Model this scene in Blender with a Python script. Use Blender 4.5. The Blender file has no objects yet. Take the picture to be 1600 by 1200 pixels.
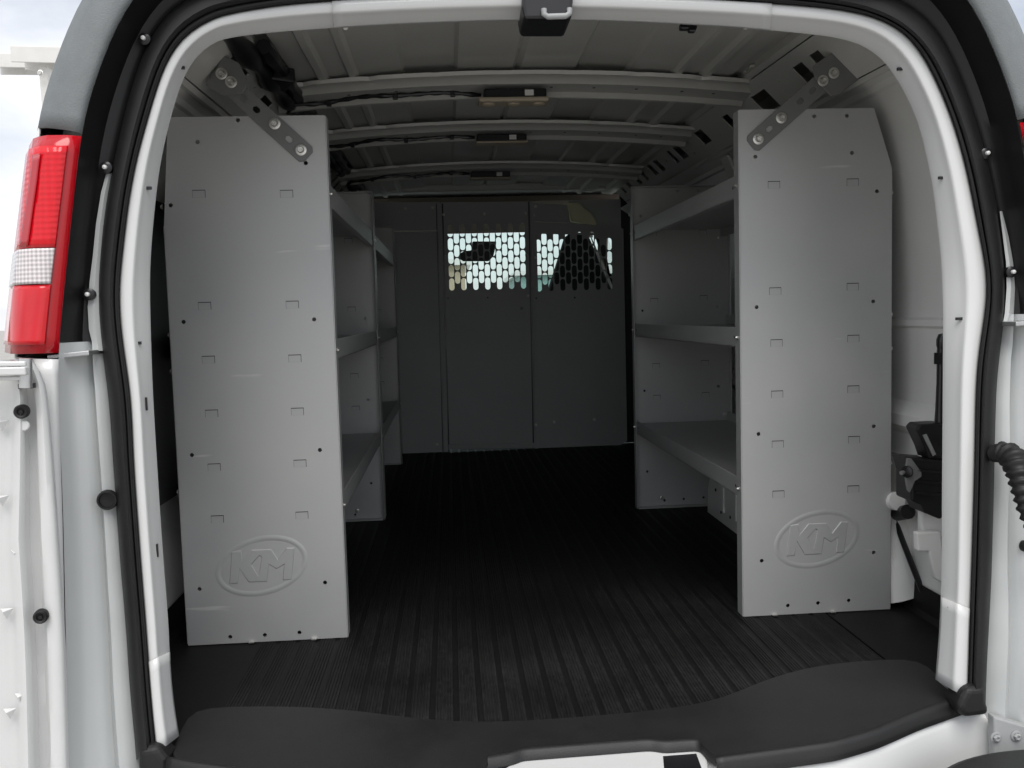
import bpy, bmesh, math, random
from mathutils import Vector, Matrix, noise
random.seed(7)
scene = bpy.context.scene
COL = scene.collection
# ------------------------------------------------------------------ camera
# World: X to the right, Y into the van, Z up, origin on the load floor at the van's centreline.
CAM = Vector((-0.2068, 0.0, 0.7237)); FPX = 1406.43
yaw, pitch, roll = 0.068, -0.0767, -0.0284
FW = Vector((math.sin(yaw)*math.cos(pitch), math.cos(yaw)*math.cos(pitch), math.sin(pitch)))
r0 = Vector((math.cos(yaw), -math.sin(yaw), 0)); u0 = r0.cross(FW)
RT = (math.cos(roll)*r0 + math.sin(roll)*u0).normalized()
UP = (-math.sin(roll)*r0 + math.cos(roll)*u0).normalized()
cam = bpy.data.objects.new('camera', bpy.data.cameras.new('camera'))
COL.objects.link(cam)
cam.matrix_world = Matrix(((RT.x, UP.x, -FW.x, CAM.x), (RT.y, UP.y, -FW.y, CAM.y), (RT.z, UP.z, -FW.z, CAM.z), (0, 0, 0, 1)))
cam.data.sensor_width = 36.0; cam.data.lens = FPX/1600*36.0
cam.data.clip_start = 0.02; cam.data.clip_end = 3000
scene.camera = cam
# ------------------------------------------------------------------ sky, sun, exposure
SUN_EL, SUN_AZ = 60.0, 182.0      # azimuth measured from +Y towards +X: behind the camera, a little to the left
world = bpy.data.worlds.new('World'); scene.world = world; world.use_nodes = True
nt = world.node_tree; nt.nodes.clear()
sky = nt.nodes.new('ShaderNodeTexSky'); sky.sky_type = 'NISHITA'; sky.sun_disc = False
sky.sun_elevation = math.radians(SUN_EL); sky.sun_rotation = math.radians(SUN_AZ)
sky.air_density = 1.0; sky.dust_density = 2.0
tc = nt.nodes.new('ShaderNodeTexCoord'); mp = nt.nodes.new('ShaderNodeMapping'); mp.inputs['Scale'].default_value = (1, 1, 2.2)
nz = nt.nodes.new('ShaderNodeTexNoise'); nz.inputs['Scale'].default_value = 2.3; nz.inputs['Detail'].default_value = 6; nz.inputs['Roughness'].default_value = 0.55
rp = nt.nodes.new('ShaderNodeValToRGB'); rp.color_ramp.elements[0].position = 0.34; rp.color_ramp.elements[0].color = (0.35,)*3+(1,)
rp.color_ramp.elements[1].position = 0.6; rp.color_ramp.elements[1].color = (0.97,)*3+(1,)
mx = nt.nodes.new('ShaderNodeMix'); mx.data_type = 'RGBA'; mx.inputs['B'].default_value = (11.2, 11.4, 11.9, 1)
bg = nt.nodes.new('ShaderNodeBackground'); bg.inputs['Strength'].default_value = 0.06
out = nt.nodes.new('ShaderNodeOutputWorld')
L = nt.links.new
L(tc.outputs['Generated'], mp.inputs['Vector']); L(mp.outputs['Vector'], nz.inputs['Vector']); L(nz.outputs['Fac'], rp.inputs['Fac'])
L(rp.outputs['Color'], mx.inputs['Factor']); L(sky.outputs['Color'], mx.inputs['A']); L(mx.outputs['Result'], bg.inputs['Color']); L(bg.outputs['Background'], out.inputs['Surface'])
sl = bpy.data.lights.new('sun', 'SUN'); sl.energy = 1.5; sl.angle = math.radians(44); sl.color = (1.0, 0.97, 0.93)
sun = bpy.data.objects.new('sun', sl); COL.objects.link(sun)
sd = Vector((math.sin(math.radians(SUN_AZ))*math.cos(math.radians(SUN_EL)), math.cos(math.radians(SUN_AZ))*math.cos(math.radians(SUN_EL)), math.sin(math.radians(SUN_EL))))
sun.rotation_euler = sd.to_track_quat('Z', 'Y').to_euler(); sun.location = sd*30
vs = scene.view_settings
vs.view_transform = 'Standard'; vs.look = 'None'; vs.gamma = 1; vs.use_curve_mapping = False
vs.exposure = 0.78
scene.render.engine = 'CYCLES'
scene.cycles.max_bounces = 14; scene.cycles.diffuse_bounces = 8; scene.cycles.transparent_max_bounces = 16
scene.render.resolution_x = 1024; scene.render.resolution_y = 768

# ------------------------------------------------------------------ pixel (of the 1600x1200 photo) -> point on a known plane
def ray(x, y): return FW*FPX + RT*(x-800) - UP*(y-600)
def atY(x, y, Y):
    d = ray(x, y); return CAM + d*(Y/d.y)
def atX(x, y, X):
    d = ray(x, y); return CAM + d*((X-CAM.x)/d.x)
def atZ(x, y, Z):
    d = ray(x, y); return CAM + d*((Z-CAM.z)/d.z)
RK = 0.075                        # the tail of the van leans forward towards the roof
def seal_y(z): return 1.495 + RK*z
def atR(x, y, off=0.0):           # plane of the door seal, moved into the van by off
    d = ray(x, y); return CAM + d*((1.495 + off + RK*CAM.z)/(d.y - RK*d.z))

# ------------------------------------------------------------------ materials
def mat(name, col, rough=0.5, metal=0.0, coat=0.0, bump=0.0, bscale=200.0, var=0.0, vscale=6.0, col2=None, spec=0.5, stretch=None, detail=4, rvar=0.0):
    m = bpy.data.materials.new(name); m.use_nodes = True
    t = m.node_tree; b = t.nodes['Principled BSDF']; k = t.links.new
    b.inputs['Base Color'].default_value = (*col, 1); b.inputs['Roughness'].default_value = rough
    b.inputs['Metallic'].default_value = metal; b.inputs['Specular IOR Level'].default_value = spec
    b.inputs['Coat Weight'].default_value = coat; b.inputs['Coat Roughness'].default_value = 0.08
    tcn = t.nodes.new('ShaderNodeTexCoord'); src = tcn.outputs['Object']
    if stretch:
        mpn = t.nodes.new('ShaderNodeMapping'); mpn.inputs['Scale'].default_value = stretch
        k(src, mpn.inputs['Vector']); src = mpn.outputs['Vector']
    if var > 0 or rvar > 0:
        n = t.nodes.new('ShaderNodeTexNoise'); n.inputs['Scale'].default_value = vscale; n.inputs['Detail'].default_value = detail; n.inputs['Roughness'].default_value = 0.6
        k(src, n.inputs['Vector'])
        if var > 0:
            r = t.nodes.new('ShaderNodeValToRGB'); c2 = col2 or tuple(c*(1-var) for c in col)
            r.color_ramp.elements[0].position = 0.35; r.color_ramp.elements[0].color = (*c2, 1)
            r.color_ramp.elements[1].position = 0.68; r.color_ramp.elements[1].color = (*col, 1)
            k(n.outputs['Fac'], r.inputs['Fac']); k(r.outputs['Color'], b.inputs['Base Color'])
        if rvar > 0:
            mr = t.nodes.new('ShaderNodeMapRange'); mr.inputs['To Min'].default_value = max(0.02, rough-rvar); mr.inputs['To Max'].default_value = min(1, rough+rvar)
            mr.inputs['From Min'].default_value = 0.3; mr.inputs['From Max'].default_value = 0.7
            k(n.outputs['Fac'], mr.inputs['Value']); k(mr.outputs['Result'], b.inputs['Roughness'])
    if bump > 0:
        n2 = t.nodes.new('ShaderNodeTexNoise'); n2.inputs['Scale'].default_value = bscale; n2.inputs['Detail'].default_value = 3
        k(tcn.outputs['Object'], n2.inputs['Vector'])
        bp = t.nodes.new('ShaderNodeBump'); bp.inputs['Strength'].default_value = bump; bp.inputs['Distance'].default_value = 0.001
        k(n2.outputs['Fac'], bp.inputs['Height']); k(bp.outputs['Normal'], b.inputs['Normal'])
    return m
M = {}
M['white'] = mat('white_paint', (0.63, 0.637, 0.63), 0.28, coat=0.3, bump=0.05, bscale=45, var=0.03, vscale=2)
M['jamb'] = mat('white_jamb_paint', (0.54, 0.558, 0.555), 0.33, coat=0.35, bump=0.12, bscale=14, var=0.05, vscale=4)
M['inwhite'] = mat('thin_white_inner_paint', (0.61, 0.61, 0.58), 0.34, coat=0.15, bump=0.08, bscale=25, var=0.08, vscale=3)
M['wallwhite'] = mat('white_wall_paint', (0.82, 0.82, 0.795), 0.34, coat=0.15, bump=0.08, bscale=25, var=0.06, vscale=3)
M['hingegrey'] = mat('grey_bracket_paint', (0.36, 0.37, 0.37), 0.45, var=0.1, vscale=15)
M['grey'] = mat('grey_powder_coat', (0.45, 0.455, 0.45), 0.46, metal=0.35, bump=0.10, bscale=900, var=0.07, vscale=7, rvar=0.06)
M['greylight'] = mat('grey_powder_coat_edge', (0.49, 0.495, 0.49), 0.4, metal=0.35, bump=0.1, bscale=900, var=0.05, vscale=9)
M['partition'] = mat('dark_grey_partition_coat', (0.40, 0.42, 0.415), 0.5, bump=0.10, bscale=800, var=0.08, vscale=4)
M['capgrey'] = mat('grained_grey_plastic', (0.165, 0.18, 0.184), 0.55, bump=0.7, bscale=420, var=0.1, vscale=30)
M['black'] = mat('black_plastic', (0.011, 0.011, 0.012), 0.42, spec=0.4, bump=0.25, bscale=500, var=0.2, vscale=20)
M['blackgloss'] = mat('black_satin_metal', (0.012, 0.012, 0.014), 0.3, var=0.2, vscale=20)
M['rubber'] = mat('black_rubber', (0.014, 0.014, 0.0145), 0.5, spec=0.35, bump=0.2, bscale=350, var=0.25, vscale=9, rvar=0.08)
M['sill'] = mat('charcoal_sill_plastic', (0.0135, 0.0135, 0.014), 0.52, bump=0.5, bscale=650, var=0.22, vscale=7, rvar=0.06)
M['zinc'] = mat('zinc_bolt', (0.75, 0.74, 0.7), 0.28, metal=1.0, bump=0.3, bscale=300)
M['bracket'] = mat('dark_grey_bracket', (0.17, 0.172, 0.17), 0.42, metal=0.0, var=0.1, vscale=20, bump=0.1, bscale=600)
M['beige'] = mat('beige_lamp_plastic', (0.42, 0.36, 0.27), 0.4)
M['foam'] = mat('yellow_foam', (0.85, 0.82, 0.58), 0.9, bump=0.6, bscale=150, var=0.15)
M['sticker'] = mat('white_sticker', (0.7, 0.7, 0.68), 0.5)
M['steel'] = mat('galvanised_steel', (0.62, 0.63, 0.63), 0.35, metal=0.8, var=0.15, vscale=30)
M['headliner'] = mat('brown_headliner', (0.14, 0.11, 0.09), 0.9, bump=0.3)
M['seat'] = mat('black_seat_fabric', (0.012, 0.012, 0.014), 0.85, bump=0.5, bscale=300)
M['tyre'] = mat('tyre_rubber', (0.02, 0.02, 0.02), 0.8, bump=0.5, bscale=60)
M['rack'] = mat('white_rack_paint', (0.74, 0.73, 0.70), 0.4, var=0.08, vscale=20)
M['tan'] = mat('tan_render', (0.42, 0.36, 0.27), 0.9, var=0.15)
M['teal'] = mat('teal_cladding', (0.22, 0.36, 0.34), 0.6, var=0.1)
M['darkglass'] = mat('dark_window', (0.03, 0.04, 0.045), 0.08)
M['seam'] = mat('seam_sealer', (0.05, 0.05, 0.05), 0.7, var=0.3, vscale=60, bump=0.4)

# ribbed load mat: clean black rubber in the channels, dust held by the fine ribs; door light painted in
def rubber_mat(name, lo, hi, r0_, r1_):
    m = mat(name, lo, 0.5, spec=0.12); t = m.node_tree; b = t.nodes['Principled BSDF']; k = t.links.new
    tcn = t.nodes.new('ShaderNodeTexCoord'); mpn = t.nodes.new('ShaderNodeMapping'); mpn.inputs['Scale'].default_value = (45, 28, 1); k(tcn.outputs['Object'], mpn.inputs['Vector'])
    n1 = t.nodes.new('ShaderNodeTexNoise'); n1.inputs['Scale'].default_value = 2.0; n1.inputs['Detail'].default_value = 8; n1.inputs['Roughness'].default_value = 0.7; k(mpn.outputs['Vector'], n1.inputs['Vector'])
    n2 = t.nodes.new('ShaderNodeTexNoise'); n2.inputs['Scale'].default_value = 2.6; n2.inputs['Detail'].default_value = 5; n2.inputs['Roughness'].default_value = 0.6; k(tcn.outputs['Object'], n2.inputs['Vector'])
    mu = t.nodes.new('ShaderNodeMath'); mu.operation = 'MULTIPLY'; k(n1.outputs['Fac'], mu.inputs[0]); k(n2.outputs['Fac'], mu.inputs[1])
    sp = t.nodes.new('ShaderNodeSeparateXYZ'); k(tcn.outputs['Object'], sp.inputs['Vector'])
    dm = t.nodes.new('ShaderNodeMapRange'); dm.inputs['From Min'].default_value = 1.70; dm.inputs['From Max'].default_value = 2.9; dm.inputs['To Min'].default_value = 1.0; dm.inputs['To Max'].default_value = 0.35; k(sp.outputs['Y'], dm.inputs['Value'])  # painted light: colour fades with depth, as daylight from the doors would
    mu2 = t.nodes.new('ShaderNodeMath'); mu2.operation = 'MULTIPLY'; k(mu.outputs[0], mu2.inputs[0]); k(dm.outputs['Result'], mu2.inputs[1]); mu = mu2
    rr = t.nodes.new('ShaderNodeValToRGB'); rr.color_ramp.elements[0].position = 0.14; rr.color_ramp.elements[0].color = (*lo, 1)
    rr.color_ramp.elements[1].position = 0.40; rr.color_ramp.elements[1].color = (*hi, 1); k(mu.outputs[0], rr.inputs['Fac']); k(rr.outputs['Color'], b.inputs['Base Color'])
    mr = t.nodes.new('ShaderNodeMapRange'); mr.inputs['From Min'].default_value = 0.12; mr.inputs['From Max'].default_value = 0.42; mr.inputs['To Min'].default_value = r0_; mr.inputs['To Max'].default_value = r1_
    k(mu.outputs[0], mr.inputs['Value']); k(mr.outputs['Result'], b.inputs['Roughness']); return m
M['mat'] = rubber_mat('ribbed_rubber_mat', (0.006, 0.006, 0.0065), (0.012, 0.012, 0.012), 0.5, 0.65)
M['mat_dusty_doorlit'] = rubber_mat('ribbed_rubber_dusty_doorlit', (0.007, 0.007, 0.0072), (0.029, 0.029, 0.0292), 0.55, 0.8)

# powder coat with a few rubbed marks for the two panels that face the doors
def scuffed(name, seed):
    m = mat(name, (0.45, 0.455, 0.45), 0.46, metal=0.35, bump=0.7, bscale=6)
    t = m.node_tree; b = t.nodes['Principled BSDF']; k = t.links.new
    tc_ = t.nodes.new('ShaderNodeTexCoord'); mp_ = t.nodes.new('ShaderNodeMapping'); mp_.inputs['Location'].default_value = (seed, seed*2, seed*.5)
    mp_.inputs['Rotation'].default_value = (0, 0.5, 0); mp_.inputs['Scale'].default_value = (5, 5, 42); k(tc_.outputs['Object'], mp_.inputs['Vector'])
    a = t.nodes.new('ShaderNodeTexNoise'); a.inputs['Scale'].default_value = 1.0; a.inputs['Detail'].default_value = 2; k(mp_.outputs['Vector'], a.inputs['Vector'])
    r_ = t.nodes.new('ShaderNodeValToRGB'); r_.color_ramp.elements[0].position = 0.705; r_.color_ramp.elements[0].color = (0, 0, 0, 1); r_.color_ramp.elements[1].position = 0.76; r_.color_ramp.elements[1].color = (1, 1, 1, 1)
    k(a.outputs['Fac'], r_.inputs['Fac'])
    c = t.nodes.new('ShaderNodeTexNoise'); c.inputs['Scale'].default_value = 6; c.inputs['Detail'].default_value = 5; k(tc_.outputs['Object'], c.inputs['Vector'])
    r2 = t.nodes.new('ShaderNodeValToRGB'); r2.color_ramp.elements[0].position = 0.3; r2.color_ramp.elements[0].color = (0.435, 0.44, 0.44, 1); r2.color_ramp.elements[1].position = 0.7; r2.color_ramp.elements[1].color = (0.465, 0.466, 0.458, 1)
    k(c.outputs['Fac'], r2.inputs['Fac'])
    x = t.nodes.new('ShaderNodeMix'); x.data_type = 'RGBA'; x.inputs['B'].default_value = (0.60, 0.60, 0.59, 1)
    k(r_.outputs['Color'], x.inputs['Factor']); k(r2.outputs['Color'], x.inputs['A']); k(x.outputs['Result'], b.inputs['Base Color'])
    mr_ = t.nodes.new('ShaderNodeMapRange'); mr_.inputs['To Min'].default_value = 0.40; mr_.inputs['To Max'].default_value = 0.55; k(c.outputs['Fac'], mr_.inputs['Value']); k(mr_.outputs['Result'], b.inputs['Roughness'])
    return m
M['grey_scuffed'] = scuffed('grey_powder_coat_scuffed', 1.3)

# lamp lenses: coloured plastic with a pillow-optic grid
def lens(name, col, grid, tr):
    m = mat(name, col, 0.14, coat=0.25, spec=0.4)
    t = m.node_tree; b = t.nodes['Principled BSDF']; k = t.links.new
    tc_ = t.nodes.new('ShaderNodeTexCoord'); sp = t.nodes.new('ShaderNodeSeparateXYZ'); k(tc_.outputs['Object'], sp.inputs['Vector'])
    hs = []
    for ax, g in (('X', grid[0]), ('Z', grid[1])):
        a = t.nodes.new('ShaderNodeMath'); a.operation = 'MULTIPLY'; a.inputs[1].default_value = g; k(sp.outputs[ax], a.inputs[0])
        s = t.nodes.new('ShaderNodeMath'); s.operation = 'SINE'; k(a.outputs[0], s.inputs[0]); hs.append(s)
    ad = t.nodes.new('ShaderNodeMath'); ad.operation = 'ADD'; k(hs[0].outputs[0], ad.inputs[0]); k(hs[1].outputs[0], ad.inputs[1])
    bp = t.nodes.new('ShaderNodeBump'); bp.inputs['Strength'].default_value = 0.2; bp.inputs['Distance'].default_value = 0.0012
    k(ad.outputs[0], bp.inputs['Height']); k(bp.outputs['Normal'], b.inputs['Normal'])
    mr_ = t.nodes.new('ShaderNodeMapRange'); mr_.inputs['From Min'].default_value = -2; mr_.inputs['From Max'].default_value = 2; mr_.inputs['To Min'].default_value = tr; mr_.inputs['To Max'].default_value = 1.0
    k(ad.outputs[0], mr_.inputs['Value'])
    x = t.nodes.new('ShaderNodeMix'); x.data_type = 'RGBA'; x.blend_type = 'MULTIPLY'; x.inputs['Factor'].default_value = 1; x.inputs['A'].default_value = (*col, 1)
    k(mr_.outputs['Result'], x.inputs['B']); k(x.outputs['Result'], b.inputs['Base Color'])
    return m
M['red_lens'] = lens('red_lens_grid', (0.66, 0.003, 0.012), (560, 700), 0.90)
M['red_plain'] = mat('red_lens_plain', (0.62, 0.003, 0.011), 0.10, coat=0.35, var=0.12, vscale=25)
M['red_band'] = mat('red_lens_band', (0.42, 0.003, 0.010), 0.12, coat=0.3)
M['red_dark'] = mat('red_lens_rim', (0.46, 0.003, 0.010), 0.14, coat=0.2)
M['clear_lens'] = lens('clear_lens_grid', (0.80, 0.74, 0.74), (900, 900), 0.45)

def glass(name, tint, f0):
    m = bpy.data.materials.new(name); m.use_nodes = True; t = m.node_tree; t.nodes.clear(); k = t.links.new
    o = t.nodes.new('ShaderNodeOutputMaterial'); tr = t.nodes.new('ShaderNodeBsdfTransparent'); tr.inputs['Color'].default_value = (*tint, 1)
    g = t.nodes.new('ShaderNodeBsdfGlossy'); g.inputs['Roughness'].default_value = 0.02
    fr = t.nodes.new('ShaderNodeFresnel'); fr.inputs['IOR'].default_value = f0
    x = t.nodes.new('ShaderNodeMixShader'); k(fr.outputs[0], x.inputs[0]); k(tr.outputs[0], x.inputs[1]); k(g.outputs[0], x.inputs[2]); k(x.outputs[0], o.inputs['Surface'])
    return m
M['glass'] = glass('tinted_window_glass', (0.80, 0.93, 0.88), 1.3)
# asphalt lot
M['asphalt'] = mat('pale_concrete', (0.42, 0.405, 0.38), 0.9, bump=0.8, bscale=90, var=0.25, vscale=1.5, detail=8)

# ------------------------------------------------------------------ mesh helpers
class MB:
    def __init__(s): s.v = []; s.f = []
    def add(s, vs, fs):
        o = len(s.v); s.v += [tuple(p) for p in vs]; s.f += [tuple(i+o for i in q) for q in fs]; return s
    def box(s, a, b):
        (x0, y0, z0), (x1, y1, z1) = a, b
        x0, x1 = sorted((x0, x1)); y0, y1 = sorted((y0, y1)); z0, z1 = sorted((z0, z1))
        return s.add([(x0,y0,z0),(x1,y0,z0),(x1,y1,z0),(x0,y1,z0),(x0,y0,z1),(x1,y0,z1),(x1,y1,z1),(x0,y1,z1)],
                     [(0,3,2,1),(4,5,6,7),(0,1,5,4),(1,2,6,5),(2,3,7,6),(3,0,4,7)])
    def obox(s, c, ax, ay, az):          # centre and three half-axis vectors
        c, ax, ay, az = map(Vector, (c, ax, ay, az)); vs = []
        for sz in (-1, 1):
            for sx, sy in ((-1,-1),(1,-1),(1,1),(-1,1)): vs.append(c+ax*sx+ay*sy+az*sz)
        return s.add(vs, [(0,3,2,1),(4,5,6,7),(0,1,5,4),(1,2,6,5),(2,3,7,6),(3,0,4,7)])
    def prism(s, pts, d):                # planar outline pushed along d
        n = len(pts); d = Vector(d); P = [Vector(p) for p in pts]
        return s.add(P+[p+d for p in P], [tuple(range(n))[::-1], tuple(range(n, 2*n))]+[(i, (i+1) % n, n+(i+1) % n, n+i) for i in range(n)])
    def grid(s, rows, close=False):      # rows of equal length
        n = len(rows[0]); fs = []
        for i in range(len(rows)-1):
            for j in range(n if close else n-1):
                k2 = (j+1) % n; fs.append((i*n+j, i*n+k2, (i+1)*n+k2, (i+1)*n+j))
        return s.add([p for r in rows for p in r], fs)
    def tube(s, path, rad, n=8, flat=1.0, caps=True):
        path = [Vector(p) for p in path]; rows = []; prev = None
        for i, p in enumerate(path):
            tg = (path[min(i+1, len(path)-1)]-path[max(i-1, 0)]).normalized()
            ref = prev if prev is not None else (Vector((0,0,1)) if abs(tg.z) < 0.9 else Vector((1,0,0)))
            a = (ref-tg*ref.dot(tg)).normalized(); b2 = tg.cross(a); prev = a
            r = rad[i] if isinstance(rad, (list, tuple)) else rad
            rows.append([p+(a*math.cos(2*math.pi*q/n)*flat+b2*math.sin(2*math.pi*q/n))*r for q in range(n)])
        o = len(s.v); s.grid(rows, True)
        if caps:
            s.f.append(tuple(range(o, o+n))[::-1]); s.f.append(tuple(range(o+(len(rows)-1)*n, o+len(rows)*n)))
        return s
    def lathe(s, c, axis, prof, n=16):   # prof: (radius, distance along axis)
        c = Vector(c); axis = Vector(axis).normalized(); a = axis.orthogonal().normalized(); b2 = axis.cross(a)
        rows = [[c+axis*h+(a*math.cos(2*math.pi*q/n)+b2*math.sin(2*math.pi*q/n))*max(r, 1e-5) for q in range(n)] for r, h in prof]
        return s.grid(rows, True)
    def build(s, name, m, parent=None, smooth=False, bevel=0.0, solid=0.0, seg=2, soff=0.0, auto=40):
        me = bpy.data.meshes.new(name); me.from_pydata(s.v, [], s.f); me.validate()
        bm = bmesh.new(); bm.from_mesh(me); bmesh.ops.recalc_face_normals(bm, faces=bm.faces); bm.to_mesh(me); bm.free()
        me.materials.append(M[m] if isinstance(m, str) else m)
        if smooth:
            me.polygons.foreach_set('use_smooth', [True]*len(me.polygons))
            if auto: me.set_sharp_from_angle(angle=math.radians(auto))
        o = bpy.data.objects.new(name, me); COL.objects.link(o)
        if parent is not None: o.parent = parent
        if solid:
            md = o.modifiers.new('thickness', 'SOLIDIFY'); md.thickness = solid; md.offset = soff
        if bevel:
            md = o.modifiers.new('bevel', 'BEVEL'); md.width = bevel; md.segments = seg; md.limit_method = 'ANGLE'; md.angle_limit = math.radians(40)
        return o
def empty(name, loc=(0,0,0)):
    o = bpy.data.objects.new(name, None); COL.objects.link(o); o.location = loc; o.empty_display_size = 0.1; return o
def tag(o, label, cat, group=None, kind=None):
    o['label'] = label; o['category'] = cat
    if group: o['group'] = group
    if kind: o['kind'] = kind
    return o
def sheet(loops, to3d):
    """flat sheet with real holes: first loop is the outline, the others are holes; returns an MB"""
    bm = bmesh.new(); ed = []
    for lp in loops:
        vs = [bm.verts.new((p[0], p[1], 0)) for p in lp]
        for i in range(len(vs)): ed.append(bm.edges.new((vs[i], vs[(i+1) % len(vs)])))
    bmesh.ops.triangle_fill(bm, edges=ed, use_beauty=True, use_dissolve=False)
    bm.verts.index_update(); mb = MB()
    mb.add([to3d(v.co.x, v.co.y) for v in bm.verts], [tuple(v.index for v in f.verts) for f in bm.faces]); bm.free(); return mb
def circ(x, y, r, n=12): return [(x+r*math.cos(2*math.pi*i/n), y+r*math.sin(2*math.pi*i/n)) for i in range(n)]
def slot(x, y, hw, hh, n=5):
    pts = []
    for i in range(n+1): a = math.pi*i/n; pts.append((x+hw*math.cos(a), y+(hh-hw)+hw*math.sin(a)))
    for i in range(n+1): a = math.pi+math.pi*i/n; pts.append((x+hw*math.cos(a), y-(hh-hw)+hw*math.sin(a)))
    return pts
def lin(pts, n):                 # resample a polyline evenly, then round its corners
    P = [Vector(p) for p in pts]; d = [0.0]
    for i in range(1, len(P)): d.append(d[-1]+(P[i]-P[i-1]).length)
    res = []; j = 0
    for i in range(n):
        s_ = d[-1]*i/(n-1)
        while j < len(P)-2 and d[j+1] < s_: j += 1
        f = 0 if d[j+1] == d[j] else (s_-d[j])/(d[j+1]-d[j]); res.append(P[j].lerp(P[j+1], min(1, max(0, f))))
    for _ in range(2): res = [res[0]]+[(res[i-1]+res[i]*2+res[i+1])/4 for i in range(1, n-1)]+[res[-1]]
    return res
def lerp(a, b, t): return a+(b-a)*t
_cache = {}
def shared(name, meshobj_key, maker, m, parent, loc, rot=(0,0,0), sc=None, smooth=True):
    """small repeated piece: one mesh, many objects"""
    if meshobj_key not in _cache:
        o = maker().build(name, m, None, smooth=smooth); _cache[meshobj_key] = o.data; bpy.data.objects.remove(o)
    o = bpy.data.objects.new(name, _cache[meshobj_key]); COL.objects.link(o); o.parent = parent; o.location = loc; o.rotation_euler = rot
    if sc: o.scale = sc
    return o
def bolt_mb():                   # head towards -Y, washer radius 1
    b_ = MB(); b_.lathe((0,0,0), (0,-1,0), [(0.001,0),(1.0,0),(1.0,0.12),(0.86,0.18),(0.62,0.18)], 20)
    b_.lathe((0,0,0), (0,-1,0), [(0.62,0.17),(0.62,0.55),(0.5,0.68),(0.30,0.68),(0.22,0.5),(0.001,0.5)], 6); return b_
def rivet_mb():
    b_ = MB(); b_.lathe((0,0,0), (0,-1,0), [(1,0),(1,.1),(.85,.35),(.5,.52),(0.001,.58)], 12); return b_
def bolt(parent, loc, r, rot=(0,0,0)): return shared('bolt', 'bolt', bolt_mb, 'zinc', parent, loc, rot, (r,)*3)
def rivet(parent, loc, r, rot=(0,0,0), m='zinc'): return shared('rivet', 'rivet'+m, rivet_mb, m, parent, loc, rot, (r,)*3)
TO_R = (0, 0, math.pi/2)         # turns a -Y head to +X
TO_L = (0, 0, -math.pi/2)        # turns a -Y head to -X

# ================================================================== SETTING
g = MB().add([(-900,-900,-0.72),(900,-900,-0.72),(900,900,-0.72),(-900,900,-0.72)], [(0,1,2,3)]).build('ground', 'asphalt'); g['kind'] = 'structure'

# ================================================================== THE VAN
van = empty('cargo_van', (0, 3.5, -0.72))
tag(van, 'white cargo van with red tail lamps, rear doors open on its load space', 'van')
_mw = van.matrix_world.copy()
def fixparent(root):
    """children were modelled in world space: cancel the parent's own offset"""
    off = Matrix.Translation(root.location).inverted()
    for c in root.children: c.matrix_parent_inverse = off

SO_L = [(213,1187),(210,1150),(203,1083),(197,983),(188,883),(182,800),(180,767),(175,700),(172,640),(167,600),(160,550),(154,500),(152,443),(156,400),(160,350),(170,285),(182,233),(197,165),(213,110),(226,75),(243,42),(264,16),(290,-4)]
SO_T = [(340,-22),(420,-36),(544,-46),(680,-53),(800,-56),(960,-53),(1117,-45),(1240,-34),(1330,-20),(1385,-8)]
SO_R = [(1420,5),(1447,25),(1467,50),(1483,80),(1507,133),(1523,183),(1537,227),(1550,283),(1560,333),(1567,390),(1572,427),(1572,467),(1568,510),(1562,550),(1557,600),(1555,667),(1553,767),(1552,800),(1550,883),(1547,950),(1543,1017),(1540,1083),(1540,1110)]
SI_L = [(245,1176),(240,1133),(233,1050),(227,967),(220,883),(214,800),(208,717),(206,650),(202,600),(193,550),(187,500),(185,455),(188,420),(192,390),(200,317),(213,247),(233,177),(253,110),(266,82),(284,57),(302,43),(325,31)]
SI_T = [(362,20),(400,14),(456,6),(544,0),(680,-6),(800,-9),(960,-6),(1117,0),(1217,6),(1280,11)]
SI_R = [(1320,16),(1350,21),(1375,28),(1407,43),(1427,62),(1440,80),(1467,133),(1490,190),(1510,260),(1523,327),(1537,397),(1544,430),(1543,470),(1535,517),(1528,560),(1525,617),(1523,733),(1521,800),(1518,900),(1515,983),(1513,1060),(1512,1092)]
BI_L = [(279,1150),(273,1120),(266,1057),(262,967),(255,883),(249,797),(243,700),(238,617),(235,533),(233,450),(234,400),(240,333),(248,260),(263,193),(277,143),(290,107),(308,80),(328,65)]
BI_T = [(360,57),(403,52),(456,47),(519,43),(600,38),(690,34),(781,31),(895,31),(930,31),(1030,35),(1155,42),(1264,52)]
BI_R = [(1317,59),(1347,66),(1373,82),(1397,110),(1413,140),(1430,173),(1440,200),(1448,240),(1458,283),(1463,323),(1468,367),(1472,400),(1474,450),(1475,500),(1474,667),(1473,800),(1473,883),(1470,973),(1463,1062)]
def curve(l, t_, r, ns=(70, 60, 70)):
    def v(ps): return [Vector((x, y, 0)) for x, y in ps]
    a = lin(v(l+t_[:1]), ns[0]); b_ = lin(v(l[-1:]+t_+r[:1]), ns[1]+2)[1:-1]; c = lin(v(t_[-1:]+r), ns[2])
    q = a[:-1]+b_+c[1:]
    for _ in range(3): q = [q[0]]+[(q[i-1]+q[i]*2+q[i+1])/4 for i in range(1, len(q)-1)]+[q[-1]]
    return q
SO, SI, BI = curve(SO_L, SO_T, SO_R), curve(SI_L, SI_T, SI_R), curve(BI_L, BI_T, BI_R)
N = len(SO)
so_w = [atR(p.x, p.y) for p in SO]; si_w = [atR(p.x, p.y) for p in SI]; bi_w = [atR(p.x, p.y, 0.036) for p in BI]
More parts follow.
